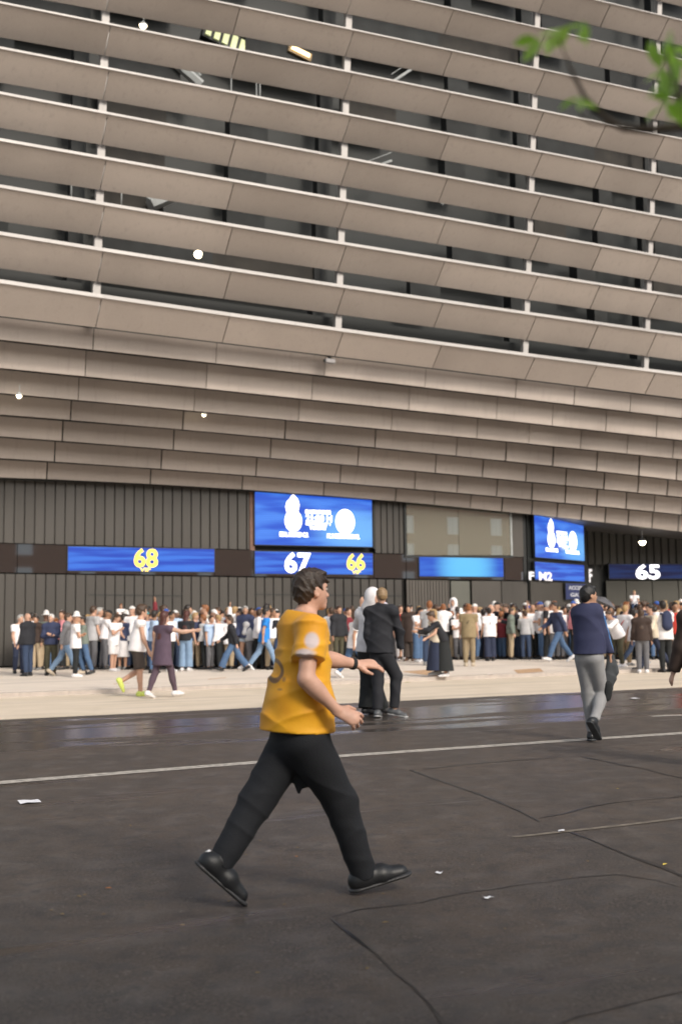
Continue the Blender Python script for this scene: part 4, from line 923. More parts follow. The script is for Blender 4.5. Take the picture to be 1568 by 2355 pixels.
for n in 'RL': s = part('shoe', shoe_mesh(J, n, .010, 1.1), cmat('shoe', (.015, .017, .02)), no); part('sole', shoe_mesh(J, n, .010, 1.1, True), cmat('shoe', (.05, .055, .06)), s)
q = lambda x, y, e=0.0: np.array(W(x, y, dd + .05 + e)) - np.array(rt)
bgp = W(1404, 1520, dd + .05); bg_o = tag(empty('bag', bgp), 'dark folded bag hanging from the hand of the navy track top man', 'bag')
S = Solid(); o_ = np.array(bgp) - np.array(rt); S.rc(q(1402, 1512) - o_, q(1401, 1560) - o_, .035, .07, (V(0, 1, 0), 1.6), .03); S.rc(q(1401, 1560) - o_, q(1393, 1600) - o_, .07, .05, (V(0, 1, 0), 1.6), .03); S.rc(q(1406, 1512) - o_, q(1413, 1545) - o_, .035, .05, (V(0, 1, 0), 1.5), .02)
part('cloth', S.mesh('bag_cloth', .010, .008, 40, 3), cmat('cloth', (.05, .055, .06)), bg_o)
S = Solid(); S.rc(q(1398, 1576, -.04) - o_, q(1395, 1604, -.03) - o_, .05, .045, (V(0, 1, 0), 1.4), .02); S.rc(q(1411, 1545) - o_, q(1411, 1566) - o_, .03, .012, None, .02); part('dark_flap', S.mesh('dark_flap', .010, .006, 40, 5), cmat('cloth', (.012, .014, .015)), bg_o)

# --- the pair in the middle: black jacket with blond hair, and white hoodie
rt = on_ground(876, 1650); rt = Vector((rt.x, rt.y, ground_z(rt.x, rt.y))); dd = rt.y
bj = dict(head=W(877, 1371, dd - .0), neck=W(875, 1396, dd), pel=W(874, 1492, dd), chest=W(874, 1430, dd), shL=W(850, 1408, dd + .05), elL=W(846, 1456, dd), wrL=W(853, 1494, dd + .1), shR=W(902, 1406, dd - .05), elR=W(918, 1452, dd), wrR=W(921, 1492, dd + .05),
          hipL=W(866, 1504, dd + .03), kneeL=W(869, 1568, dd + .04), ankL=W(868, 1628, dd), hipR=W(884, 1504, dd - .03), kneeR=W(911, 1556, dd + .1), ankR=W(905, 1622, dd + .12))
bj.update(hdR=un(V(.0, .1, -1)), hdL=un(V(.2, .3, -.8)), hnR=V(.9, -.3, 0), hnL=V(-.9, 0, .3), fdL=un(V(.15, .75, -.10)), fdR=un(V(.75, -.35, -.12)))
J = jp(bj, ang(80), ang(105, -.25), rt); J['hs'] = .95; J['ankL'][2] = .085; J['ankR'][2] = .10
bo = tag(empty('person', rt), 'blond man in a black jacket and black trousers seen from behind mid road', 'person')
part('body', body_mesh(J, .011, True, handk={'R': (.5, .0), 'L': (.5, .0)}), cmat('skin', SKIN[0]), bo)
part('jacket', top_mesh(J, .011, 1.0, -.06, .034, .015, wr=.014, seed=4, collar=.05), cmat('cloth', (.016, .017, .022)), bo)
part('trousers', tr_mesh(J, .012, (.115, .088, .070), wr=.008, seed=7), cmat('cloth', (.012, .014, .020)), bo)
part('hair', hair_mesh(J, .0095, 'short', 9), cmat('hair', (.26, .17, .085)), bo)
S = Solid(); S.rc(J['neck'] - J['l'] * .07 + J['t'] * .03, J['neck'] + J['f'] * .06 + J['l'] * .0 + J['t'] * .04, .035, .035, None, .02); S.rc(J['neck'] - J['l'] * .07 + J['t'] * .03, J['neck'] - J['f'] * .03 - J['l'] * .05 + J['t'] * .06, .03, .025, None, .02); part('scarf', S.mesh('scarf', .01, .004, 40), cmat('cloth', (.55, .52, .60)), bo)
for n in 'RL': s = part('shoe', shoe_mesh(J, n, .010, 1.05), cmat('shoe', (.09, .095, .10)), bo); part('sole', shoe_mesh(J, n, .010, 1.05, True), cmat('shoe', (.45, .45, .45)), s)

rt = on_ground(846, 1646); rt = Vector((rt.x, rt.y + .25, ground_z(rt.x, rt.y))); dd = rt.y
hj = dict(head=W(858, 1374, dd - .05), neck=W(850, 1398, dd), pel=W(845, 1492, dd), chest=W(845, 1430, dd), shL=W(830, 1412, dd + .1), elL=W(822, 1437, dd + .35), wrL=W(832, 1394, dd + .4), shR=W(862, 1412, dd - .1), elR=W(868, 1452, dd - .1), wrR=W(874, 1480, dd + .1),
          hipL=W(838, 1504, dd + .05), kneeL=W(843, 1566, dd + .05), ankL=W(842, 1628, dd), hipR=W(853, 1504, dd - .05), kneeR=W(862, 1570, dd), ankR=W(876, 1630, dd + .2))
hj.update(hdL=un(V(.0, .0, 1)), hdR=un(V(.6, .3, -.5)), hnL=V(-.3, -.9, 0), hnR=V(.3, -.8, 0), fdL=un(V(.5, .4, -.05)), fdR=un(V(.6, .3, -.05)))
J = jp(hj, ang(40), ang(-28, -.05), rt); J['ankL'][2] = .085; J['ankR'][2] = .085
ho = tag(empty('person', rt), 'person in a white hooded top and flared black trousers, beside the blond man', 'person')
part('body', body_mesh(J, .011, False), cmat('skin', SKIN[0]), ho)
part('hoodie', top_mesh(J, .013, 1.0, -.05, .036, .01, wr=.008, seed=9), cmat('cloth', (.74, .72, .73)), ho)
part('hood', hair_mesh(J, .010, 'hood'), cmat('cloth', (.74, .72, .73)), ho)
S = Solid(); S.rc(J['neck'] - J['l'] * .05 - J['t'] * .0, J['chest'] - J['l'] * .10 - J['t'] * .05 - J['f'] * .0, .05, .04, None, .02); part('scarf', S.mesh('scarf', .01, .006, 60), cmat('cloth', (.50, .52, .60)), ho)
part('trousers', tr_mesh(J, .012, (.110, .095, .120), wr=.006, seed=11, end=.02), cmat('cloth', (.010, .012, .016)), ho)
for n in 'RL': part('shoe', shoe_mesh(J, n, .012), cmat('shoe', (.02, .02, .022)), ho)

# ------------------------------------------------------------------ everybody else: pose library + outfits
POSES = {
 'stand': dict(hr=2, kr=4, hl=-2, kl=3, ar=(3, 8, 14, 0), al=(0, 9, 18, 0)),
 'relax': dict(hr=8, kr=18, hl=-4, kl=2, ar=(5, 6, 30, 20), al=(-8, 12, 10, 0), lean=4, hy=25, wide=.03),
 'fold': dict(hr=0, kr=3, hl=3, kl=5, ar=(15, 10, 95, 65), al=(18, 10, 100, 60), lean=-1, hy=-15),
 'phone': dict(hr=3, kr=6, hl=-3, kl=4, ar=(20, 5, 105, 25), al=(10, 8, 70, 40), lean=6, nod=22),
 'look': dict(hr=-3, kr=3, hl=5, kl=8, ar=(-10, 10, 8, 0), al=(25, 8, 60, 10), hy=50, wide=.02),
 'walk': dict(hr=26, kr=6, hl=-20, kl=18, fr=12, fl=-32, ar=(-22, 8, 18, 0), al=(24, 8, 28, 5), lean=5),
 'stride': dict(hr=-24, kr=14, hl=31, kl=10, fr=-30, fl=14, ar=(28, 8, 30, 5), al=(-25, 8, 12, 0), lean=8),
 'step': dict(hr=14, kr=32, hl=-12, kl=8, fr=0, fl=-14, ar=(-12, 10, 20, 0), al=(18, 10, 45, 20), lean=4),
 'reach': dict(hr=-12, kr=22, hl=12, kl=4, fr=-25, fl=4, ar=(62, 42, 28, 0), al=(-10, 12, 12, 0), lean=4, hy=-20),
 'up': dict(hr=0, kr=3, hl=2, kl=5, ar=(150, 12, 35, 20), al=(5, 10, 20, 0), nod=-8),
 'bend': dict(hr=24, kr=34, hl=6, kl=16, ar=(40, 12, 60, 20), al=(55, 10, 50, 20), lean=26, nod=25, wide=.03),
 'heel': dict(hr=6, kr=4, hl=8, kl=68, fr=4, fl=-62, ar=(10, 8, 12, 0), al=(-14, 8, 10, 0), lean=6, hy=10),
 'cross': dict(hr=22, kr=6, hl=-16, kl=10, fr=2, fl=-18, ar=(58, 62, 22, -20), al=(-5, 14, 8, 0), lean=3, wide=-.03),
}
JC = {}; MC = {}
def getJ(p, fat=0.0):
    if (p, fat) not in JC: JC[p, fat] = pose(fat=fat, **POSES[p])
    return JC[p, fat]
VX = .019
def getm(p, fat, key):
    k = (p, fat, key)
    if k in MC: return MC[k]
    J = getJ(p, fat)
    if key == 'body': m = body_mesh(J, .0175)
    elif key == 'tee': m = top_mesh(J, VX, .27, -.07, .024, .01)
    elif key == 'teelong': m = top_mesh(J, VX, .30, -.16, .032, .02)
    elif key == 'shirt': m = top_mesh(J, VX, .98, -.06, .024, .01)
    elif key == 'jacket': m = top_mesh(J, VX, .98, -.08, .038, .01, collar=.04, wr=.006)
    elif key == 'coat': m = top_mesh(J, VX, .98, -.36, .042, .03, collar=.03)
    elif key == 'hoodie': m = top_mesh(J, VX, .98, -.05, .038, .0, extra=lambda S: S.rc(J['neck'] - J['f'] * .06 - J['l'] * .05, J['neck'] - J['f'] * .06 + J['l'] * .05, .06, .06, None, .03))
    elif key == 'tank': m = top_mesh(J, VX, .06, -.10, .026, .03)
    elif key == 'jeans': m = tr_mesh(J, VX, (.100, .078, .064))
    elif key == 'slim': m = tr_mesh(J, VX, (.094, .066, .048))
    elif key == 'wide': m = tr_mesh(J, VX, (.105, .098, .112), end=.1)
    elif key == 'shorts': m = tr_mesh(J, VX, (.112, .1, .112), upto=1.0 if False else .95)
    elif key == 'hotpants': m = tr_mesh(J, VX, (.105, .1, .10), upto=.40)
    elif key == 'skirt': m = skirt_mesh(J, VX, .15, .56, .23)
    elif key == 'longskirt': m = skirt_mesh(J, VX, .15, .80, .30)
    elif key == 'tunic': m = top_mesh(J, VX, .06, -.30, .030, .05)
    elif key == 'dress': m = top_mesh(J, VX, .98, -.75, .030, .07)
    elif key in ('shoeR', 'shoeL'): m = shoe_mesh(J, key[-1], .015, 1.12)
    elif key == 'backpack':
        S = Solid(); b = J['chest'] - J['f'] * .19; S.rc(b - J['t'] * .16, b + J['t'] * .06, .14, .13, (J['f'], 1.6), .03); S.rc(J['shR'] + J['l'] * .06 + J['f'] * .07, J['shR'] + J['l'] * .06 - J['f'] * .12 + J['t'] * .03, .03, .03, None, .02); S.rc(J['shL'] - J['l'] * .06 + J['f'] * .07, J['shL'] - J['l'] * .06 - J['f'] * .12 + J['t'] * .03, .03, .03, None, .02); m = S.mesh('backpack', VX)
    elif key == 'strap':
        S = Solid(); a, b = J['shR'] + J['t'] * .055 + J['l'] * .05, J['pel'] + J['l'] * .17 + J['t'] * .02
        for s in (-1, 1): S.rc(a + J['f'] * s * .05, (a + b) / 2 + J['f'] * s * .145, .016, .016, None, .01); S.rc((a + b) / 2 + J['f'] * s * .145, b + J['f'] * s * .07, .016, .016, None, .01)
        S.rc(b, b - J['t'] * .1, .06, .07, (J['l'], 1.6), .02); m = S.mesh('bag', VX * .9)
    else: m = hair_mesh(J, .0155, key)
    MC[k] = m; return m
TOPC = dict(white=(.84, .82, .83), cream=(.66, .58, .46), beige=(.55, .42, .28), black=(.018, .019, .022), navy=(.03, .04, .09), grey=(.20, .20, .21), lightgrey=(.42, .42, .43), blue=(.04, .16, .50), brightblue=(.02, .22, .66), lightblue=(.40, .52, .70),
            red=(.55, .05, .035), maroon=(.20, .025, .035), brown=(.085, .055, .04), darkbrown=(.045, .028, .022), khaki=(.26, .20, .11), green=(.06, .12, .06), greygreen=(.16, .19, .16), pink=(.62, .25, .28), purple=(.09, .06, .09), teal=(.03, .30, .33), mustard=(.48, .32, .07), salmon=(.55, .16, .15))
BOTC = dict(jeans=(.07, .13, .24), lightjeans=(.20, .30, .44), darkjeans=(.03, .05, .10), tealjeans=(.045, .10, .13), black=(.012, .013, .016), grey=(.13, .13, .14), beige=(.42, .33, .22), olive=(.065, .06, .035), brown=(.05, .038, .032), white=(.70, .68, .68), navy=(.02, .028, .06), purple=(.085, .055, .075), denim=(.30, .36, .42), khaki=(.26, .20, .12))
HAIRC = dict(dark=(.018, .013, .010), brown=(.06, .033, .018), auburn=(.075, .022, .016), blond=(.36, .23, .10), grey=(.40, .39, .37), white=(.68, .66, .64), ginger=(.24, .09, .03), bald=(.45, .28, .19), teal=(.03, .32, .35), black=(.01, .01, .01), blue=(.04, .1, .35), brightblue=(.02, .22, .66), navy=(.03, .04, .09), red=(.5, .05, .04), pink=(.5, .2, .3), olive=(.25, .2, .08))
SHOEC = dict(white=(.68, .67, .68), black=(.015, .015, .017), grey=(.2, .2, .2), neon=(.62, .72, .16), brown=(.1, .06, .04), beige=(.5, .42, .32))
def person(loc, face, scale, pose_, top, bot, hair, shoe='white', skin=0, fat=0.0, label='', bag=None, group=None, extra=None, lite=False):
    r = tag(empty('person', loc, math.radians(face), scale), label, 'person', group)
    sk = cmat('skin', SKIN[skin]); part('body', getm(pose_, fat, 'body'), sk, r)
    nm = {'tee': 'shirt', 'teelong': 'shirt', 'tank': 'vest', 'wide': 'trousers', 'slim': 'trousers', 'hotpants': 'shorts', 'longskirt': 'skirt'}
    part(nm.get(top[0], top[0]), getm(pose_, fat, top[0]), cmat('cloth', TOPC[top[1]]), r)
    if bot: part(nm.get(bot[0], bot[0]), getm(pose_, fat, bot[0]), cmat('cloth', BOTC[bot[1]]), r)
    if hair and hair[0] != 'bald': part({'hood': 'hood', 'cap': 'cap', 'bucket': 'hat'}.get(hair[0], 'hair'), getm(pose_, fat, hair[0]), cmat('hair' if hair[0] not in ('hood', 'cap', 'bucket') else 'cloth', HAIRC[hair[1]] if hair[0] not in ('hood',) else TOPC.get(hair[1], TOPC['white'])), r)
    if not lite:
        for n in 'RL': part('shoe', getm(pose_, fat, 'shoe' + n), cmat('shoe', SHOEC[shoe]), r)
    if bag: part('backpack' if bag[0] == 'backpack' else 'shoulder_bag', getm(pose_, fat, bag[0]), cmat('cloth', TOPC[bag[1]]), r)
    return r
def stand_at(px, feet, top_py, H=None, dback=0.0):
    g = on_ground(px, feet); g = Vector((g.x, g.y, ground_z(g.x, g.y)))
    z = z_at(g.x, g.y, lambda q: top_py) - g.z
    return g, z / 1.745
GQ = 'people crowding along the stadium wall'
PEO = [
 # px, feet, head top, pose, face, top, bottom, hair, shoe, skin, fat, bag, label
 (44, 1549, 1414, 'relax', 300, ('tee', 'white'), ('jeans', 'navy'), ('short', 'grey'), 'black', 0, 0, None, 'person in white at the far left edge of the crowd, beside the bald man'),
 (64, 1555, 1411, 'stand', 150, ('jacket', 'black'), ('jeans', 'darkjeans'), None, 'black', 0, .02, None, 'bald man in a black jacket and dark jeans at the far left'),
 (84, 1541, 1416, 'stand', 250, ('jacket', 'darkbrown'), ('jeans', 'beige'), ('short', 'dark'), 'grey', 1, 0, None, 'person in a dark brown jacket and beige trousers behind the bald man'),
 (117, 1553, 1413, 'fold', 280, ('jacket', 'navy'), ('jeans', 'olive'), ('short', 'white'), 'black', 0, .01, None, 'white haired man in a navy jacket and olive trousers at the left'),
 (150, 1554, 1408, 'walk', 10, ('jacket', 'grey'), ('jeans', 'lightjeans'), ('short', 'brown'), 'beige', 0, 0, None, 'man in a dark grey jacket and light blue jeans walking left of the white hat'),
 (174, 1557, 1412, 'fold', 20, ('teelong', 'white'), ('jeans', 'black'), ('bucket', 'white'), 'white', 1, 0, None, 'person in a white bucket hat, white T-shirt and black trousers'),
 (193, 1552, 1416, 'step', 200, ('shirt', 'greygreen'), ('jeans', 'jeans'), ('short', 'dark'), 'black', 1, 0, None, 'person in a grey green shirt and blue jeans just behind the white bucket hat'),
 (217, 1536, 1406, 'stand', 320, ('jacket', 'black'), ('jeans', 'tealjeans'), ('short', 'dark'), 'black', 1, 0, None, 'man in a black jacket and teal jeans left of the man in a white shirt'),
 (240, 1538, 1405, 'look', 30, ('shirt', 'white'), ('jeans', 'tealjeans'), ('short', 'brown'), 'black', 0, 0, None, 'man in a long white shirt and teal jeans facing away'),
 (262, 1544, 1411, 'phone', 330, ('teelong', 'white'), ('shorts', 'white'), ('short', 'brown'), 'white', 0, .01, None, 'brown haired man all in white with long white shorts and white trainers'),
 (283, 1540, 1412, 'stand', 60, ('shirt', 'navy'), ('skirt', 'white'), ('short', 'dark'), 'grey', 1, 0, None, 'person in a navy top and white skirt behind the man all in white'),
 (336, 1541, 1407, 'stand', 290, ('shirt', 'lightblue'), ('jeans', 'darkjeans'), ('cap', 'teal'), 'black', 1, 0, None, 'person in a teal cap behind the man in brown shorts'),
 (353, 1548, 1404, 'look', 20, ('tee', 'lightblue'), ('jeans', 'jeans'), ('short', 'dark'), 'black', 2, 0, ('strap', 'blue'), 'dark haired person in a light blue shirt and blue jeans with a blue bag'),
 (392, 1545, 1407, 'stand', 340, ('tee', 'white'), ('slim', 'black'), ('short', 'dark'), 'white', 2, 0, None, 'person in a white T-shirt and slim black trousers right of the long haired woman'),
 (407, 1538, 1406, 'fold', 300, ('teelong', 'white'), ('jeans', 'jeans'), ('short', 'brown'), 'white', 0, 0, None, 'man in a loose white T-shirt behind the outstretched arm of the long haired woman'),
 (428, 1543, 1406, 'stand', 75, ('tee', 'black'), ('wide', 'lightjeans'), ('long', 'auburn'), 'white', 0, 0, ('strap', 'black'), 'woman with long auburn hair, black top and wide light blue jeans'),
 (445, 1534, 1403, 'look', 200, ('tee', 'white'), ('slim', 'black'), ('short', 'blond'), 'black', 0, 0, None, 'fair haired person in a white T-shirt and black trousers right of the auburn haired woman'),
 (466, 1536, 1398, 'fold', 300, ('tee', 'white'), ('jeans', 'black'), ('cap', 'white'), 'black', 0, 0, None, 'person in white cap with folded arms, left of the salmon coloured bundle'),
 (486, 1538, 1401, 'phone', 320, ('tee', 'white'), ('jeans', 'black'), ('cap', 'white'), 'black', 0, 0, None, 'person in a white cap holding a salmon coloured bundle'),
 (505, 1537, 1397, 'relax', 210, ('teelong', 'white'), ('jeans', 'beige'), ('short', 'brown'), 'grey', 1, .02, None, 'stout man in a white T-shirt and beige trousers right of the salmon coloured bundle'),
 (524, 1536, 1398, 'stand', 280, ('shirt', 'lightblue'), ('jeans', 'darkjeans'), ('short', 'blond'), 'black', 0, 0, None, 'blond person in a light blue shirt left of the striding man in black'),
 (537, 1545, 1415, 'stride', 185, ('jacket', 'black'), ('wide', 'jeans'), ('short', 'brown'), 'black', 0, 0, None, 'man in a black jacket and blue jeans striding left'),
 (549, 1532, 1397, 'stand', 300, ('tee', 'lightblue'), ('jeans', 'grey'), ('short', 'white'), 'grey', 0, 0, None, 'white haired person behind the striding man in black'),
 (566, 1539, 1394, 'relax', 250, ('jacket', 'navy'), ('hotpants', 'denim'), ('short', 'grey'), 'white', 1, .01, None, 'grey haired person in a navy jacket and short denim shorts'),
 (583, 1533, 1400, 'look', 290, ('shirt', 'maroon'), ('jeans', 'black'), ('short', 'dark'), 'black', 2, 0, None, 'dark haired person in a maroon top left of the bright blue jacket'),
 (608, 1541, 1395, 'walk', 15, ('teelong', 'brightblue'), ('jeans', 'lightjeans'), ('short', 'dark'), 'white', 1, 0, ('backpack', 'white'), 'person in bright blue top with a white backpack, left of the yellow shirt'),
 (634, 1538, 1402, 'stand', 300, ('shirt', 'white'), ('jeans', 'navy'), ('cap', 'white'), 'white', 0, 0, None, 'person in white partly behind the shoulder of the yellow shirt man'),
 (762, 1533, 1397, 'look', 60, ('shirt', 'white'), ('wide', 'beige'), ('short', 'brown'), 'black', 0, 0, None, 'person in white shirt and pale trousers right of the yellow shirt man'),
 (779, 1534, 1394, 'stand', 300, ('jacket', 'black'), ('slim', 'olive'), ('short', 'brown'), 'black', 1, 0, None, 'person in black jacket and olive trousers between people in white and maroon'),
 (800, 1532, 1398, 'stand', 320, ('shirt', 'maroon'), ('slim', 'black'), ('short', 'brown'), 'black', 0, 0, None, 'person in a maroon jacket left of the white hoodie'),
 (814, 1567, 1404, 'walk', 20, ('teelong', 'white'), ('jeans', 'jeans'), ('short', 'brown'), 'white', 1, 0, None, 'walker in white T-shirt and blue jeans behind the white hoodie'),
 (942, 1520, 1392, 'stand', 250, ('coat', 'darkbrown'), ('wide', 'brown'), ('short', 'dark'), 'brown', 1, 0, None, 'person in a long dark brown coat right of the blond man in black'),
 (962, 1523, 1395, 'phone', 310, ('tee', 'white'), ('wide', 'jeans'), ('long', 'dark'), 'white', 0, 0, None, 'dark haired woman in a white top and wide blue jeans right of the brown coat'),
 (922, 1518, 1392, 'stand', 280, ('tee', 'red'), ('jeans', 'white'), ('short', 'brown'), 'white', 0, 0, None, 'person in a red top and white trousers just right of the blond man in black'),
 (989, 1530, 1382, 'relax', 70, ('teelong', 'lightgrey'), ('jeans', 'darkjeans'), ('short', 'ginger'), 'grey', 0, .03, None, 'big ginger haired man in a light grey T-shirt facing away'),
 (1003, 1556, 1402, 'step', 200, ('tee', 'cream'), ('longskirt', 'navy'), ('long', 'blond'), 'white', 0, 0, None, 'fair haired woman in a cream top and long dark skirt at the kerb'),
 (1020, 1556, 1399, 'bend', 190, ('shirt', 'black'), ('longskirt', 'black'), ('bun', 'brown'), 'white', 1, 0, None, 'woman in black leaning forward over her hands at the kerb'),
 (1046, 1513, 1377, 'stand', 240, ('hoodie', 'white'), ('jeans', 'grey'), ('hood', 'white'), 'white', 0, .01, None, 'tall person with a white hood up, above the light blue T-shirt'),
 (1051, 1512, 1408, 'stand', 85, ('teelong', 'lightblue'), ('jeans', 'lightjeans'), ('short', 'dark'), 'white', 1, .01, ('strap', 'navy'), 'dark haired person in light blue T-shirt and pale jeans with a navy strap'),
 (1079, 1532, 1389, 'stand', 80, ('teelong', 'khaki'), ('jeans', 'khaki'), ('bun', 'ginger'), 'beige', 0, .015, ('strap', 'darkbrown'), 'woman in khaki overalls with a shoulder bag, seen from behind'),
 (1098, 1513, 1391, 'look', 100, ('tee', 'white'), ('jeans', 'navy'), ('short', 'brown'), 'white', 0, 0, None, 'person in white T-shirt and navy trousers right of the khaki overalls'),
 (1127, 1520, 1398, 'stand', 100, ('teelong', 'white'), ('wide', 'navy'), ('short', 'black'), 'black', 1, .02, ('strap', 'black'), 'black haired man in a white shirt and wide navy trousers with a black bag'),
 (1156, 1507, 1388, 'step', 190, ('coat', 'brown'), ('slim', 'grey'), ('short', 'brown'), 'grey', 0, .01, None, 'person in a brown coat and grey trousers left of the people in black'),
 (1180, 1512, 1386, 'walk', 20, ('jacket', 'black'), ('jeans', 'black'), ('short', 'dark'), 'white', 1, .03, ('backpack', 'black'), 'big man in black with a black backpack'),
 (1203, 1516, 1392, 'bend', 170, ('jacket', 'black'), ('jeans', 'darkjeans'), ('short', 'blond'), 'black', 0, .02, None, 'person in a black jacket bending left in front of the red hoodie'),
 (1217, 1508, 1381, 'relax', 220, ('hoodie', 'red'), ('jeans', 'jeans'), ('short', 'brown'), 'grey', 0, .01, None, 'person in a bright red hoodie in the right half of the crowd'),
 (1238, 1511, 1385, 'stand', 280, ('shirt', 'white'), ('jeans', 'grey'), ('short', 'ginger'), 'grey', 0, 0, ('strap', 'navy'), 'ginger haired person in white with a navy strap, right of the red hoodie'),
 (1257, 1517, 1391, 'stand', 60, ('tank', 'lightgrey'), ('jeans', 'jeans'), ('cap', 'navy'), 'white', 1, .01, None, 'person in a light grey vest and navy cap, left of the blue hoodie'),
 (1286, 1522, 1381, 'stride', 195, ('hoodie', 'navy'), ('jeans', 'jeans'), ('short', 'dark'), 'white', 1, .01, None, 'walker in navy blue hoodie and jeans, left of the navy track top'),
 (1307, 1510, 1390, 'stand', 250, ('jacket', 'beige'), ('jeans', 'black'), ('short', 'brown'), 'black', 0, 0, None, 'person in a beige jacket at the back of the navy track top'),
 (1405, 1525, 1395, 'stand', 280, ('tee', 'navy'), ('jeans', 'black'), ('short', 'dark'), 'black', 2, 0, None, 'dark haired person in a navy T-shirt right of the navy track top'),
 (1424, 1534, 1398, 'bend', 200, ('shirt', 'white'), ('jeans', 'olive'), ('short', 'brown'), 'white', 0, .03, None, 'big man in a white shirt leaning left, right of the navy track top'),
 (1440, 1531, 1392, 'stand', 40, ('shirt', 'white'), ('jeans', 'khaki'), ('short', 'blond'), 'grey', 0, .01, ('strap', 'red'), 'person in a white shirt with a red strap'),
 (1458, 1540, 1399, 'stride', 10, ('teelong', 'white'), ('slim', 'darkjeans'), ('short', 'black'), 'white', 1, .01, None, 'black haired man in a long white T-shirt walking right at the right side'),
 (1478, 1548, 1400, 'stand', 75, ('jacket', 'darkbrown'), ('jeans', 'grey'), ('long', 'brown'), 'white', 0, .01, None, 'long haired person in dark brown with grey trousers and white trainers'),
 (1505, 1546, 1386, 'walk', 190, ('shirt', 'cream'), ('jeans', 'navy'), ('short', 'dark'), 'black', 0, .02, None, 'man in a cream shirt and navy trousers near the right edge'),
 (1530, 1546, 1382, 'stand', 100, ('teelong', 'white'), ('jeans', 'black'), ('short', 'dark'), 'black', 2, .02, ('backpack', 'navy'), 'person in white with a navy backpack near the right edge'),
 (1556, 1540, 1385, 'relax', 250, ('tee', 'red'), ('jeans', 'brown'), ('short', 'dark'), 'black', 2, .02, None, 'person in a red T-shirt at the right edge of the crowd'),
 # out on the apron
 (316, 1601, 1392, 'heel', 12, ('tank', 'white'), ('shorts', 'brown'), ('curly', 'brown'), 'neon', 0, .015, None, 'curly haired man in a white vest, brown shorts and neon yellow trainers'),
 (374, 1605, 1405, 'cross', 52, ('tunic', 'purple'), ('slim', 'purple'), ('long', 'auburn'), 'white', 4, 0, None, 'woman with long dark hair, dark tunic and purple leggings stretching out an arm'),
]
for (px, ft, tp, po, fa, to, bo_, ha, sh_, sk_, fat, bg_, lb) in PEO:
    g, sc = stand_at(px, ft, tp)
    grp = GQ if ft < 1585 else None
    person(g, fa, sc, po, to, bo_, ha, sh_, sk_, round(fat / .02) * .02 if fat else 0.0, lb, bg_, grp)
# salmon bundle carried in the crowd
q = on_ground(484, 1538); bw = W(484, 1478, q.y - .28); bd = tag(empty('coat', bw), 'salmon coloured coat draped down in front of a person in white', 'coat')
S = Solid(); S.rc(V(0, 0, .22), V(.02, 0, -.25), .09, .13, (V(0, 1, 0), 2.0), .03, 'b'); part('cloth', S.mesh('coat_cloth', .014, .006, 30), cmat('cloth', TOPC['salmon']), bd)
# children on shoulders
for (px, tp, ft, c_, hr_, fa, lb) in ((277, 1389, 1532, 'white', ('short', 'ginger'), 300, 'small child in white sitting high above the crowd at the left'), (1463, 1358, 1515, 'white', ('short', 'blond'), 260, 'small child in white riding on shoulders above the crowd at the right')):
    g = on_ground(px, ft); zt = z_at(g.x, g.y, lambda q: tp); k_ = .58
    POSES.setdefault('sit', dict(hr=80, kr=75, hl=80, kl=75, ar=(30, 10, 60, 20), al=(30, 10, 60, 20), wide=.12, fr=0, fl=0)); JS = getJ('sit')
    hh = (JS['head'][2] + .12) * k_; person((g.x, g.y, zt - hh), fa, k_, 'sit', ('tee', c_), ('jeans', 'darkjeans'), hr_, 'white', 0, 0.0, lb, None, 'children on shoulders')
    person((g.x, g.y + .05, 0), fa, 1.0, 'stand', ('tee', 'navy' if px < 700 else 'cream'), ('jeans', 'darkjeans'), ('short', 'brown'), 'black', 1, 0.0, 'adult carrying the small child in white at the %s' % ('left' if px < 700 else 'right'), None, GQ)
# the packed rows further back
R2 = random.Random(21)
fronts = sorted([(p[0], p[-1]) for p in PEO[:-2]])
tops_ = ['white'] * 17 + ['cream', 'black', 'black', 'navy', 'grey', 'lightgrey', 'lightblue', 'black', 'lightgrey', 'red', 'maroon', 'brown', 'beige', 'greygreen', 'pink', 'khaki', 'cream', 'navy']
hairs = [('short', 'brown')] * 7 + [('short', 'dark')] * 5 + [('short', 'ginger')] * 2 + [('short', 'blond')] * 4 + [('bun', 'brown'), ('long', 'brown'), ('long', 'blond'), ('long', 'dark'), ('cap', 'white'), ('cap', 'blue'), ('cap', 'black'), None, ('short', 'grey'), ('bucket', 'white')]
hname = {('short', 'brown'): 'brown haired', ('short', 'dark'): 'dark haired', ('short', 'ginger'): 'ginger haired', ('short', 'blond'): 'blond', ('bun', 'brown'): 'brown haired bun wearing', ('long', 'brown'): 'long brown haired', ('long', 'blond'): 'long blond haired', ('long', 'dark'): 'long dark haired', ('cap', 'white'): 'white capped', ('cap', 'blue'): 'blue capped', ('cap', 'black'): 'black capped', None: 'bald', ('short', 'grey'): 'grey haired', ('bucket', 'white'): 'white hatted'}
seen = {}
def wall_d(px): 
    return (xy_on(px, 1426, PWL, YW).y if px < 1216 else (43.5 if px < 1352 else 51)) - .8
ords = ['second', 'third', 'fourth', 'fifth', 'sixth']
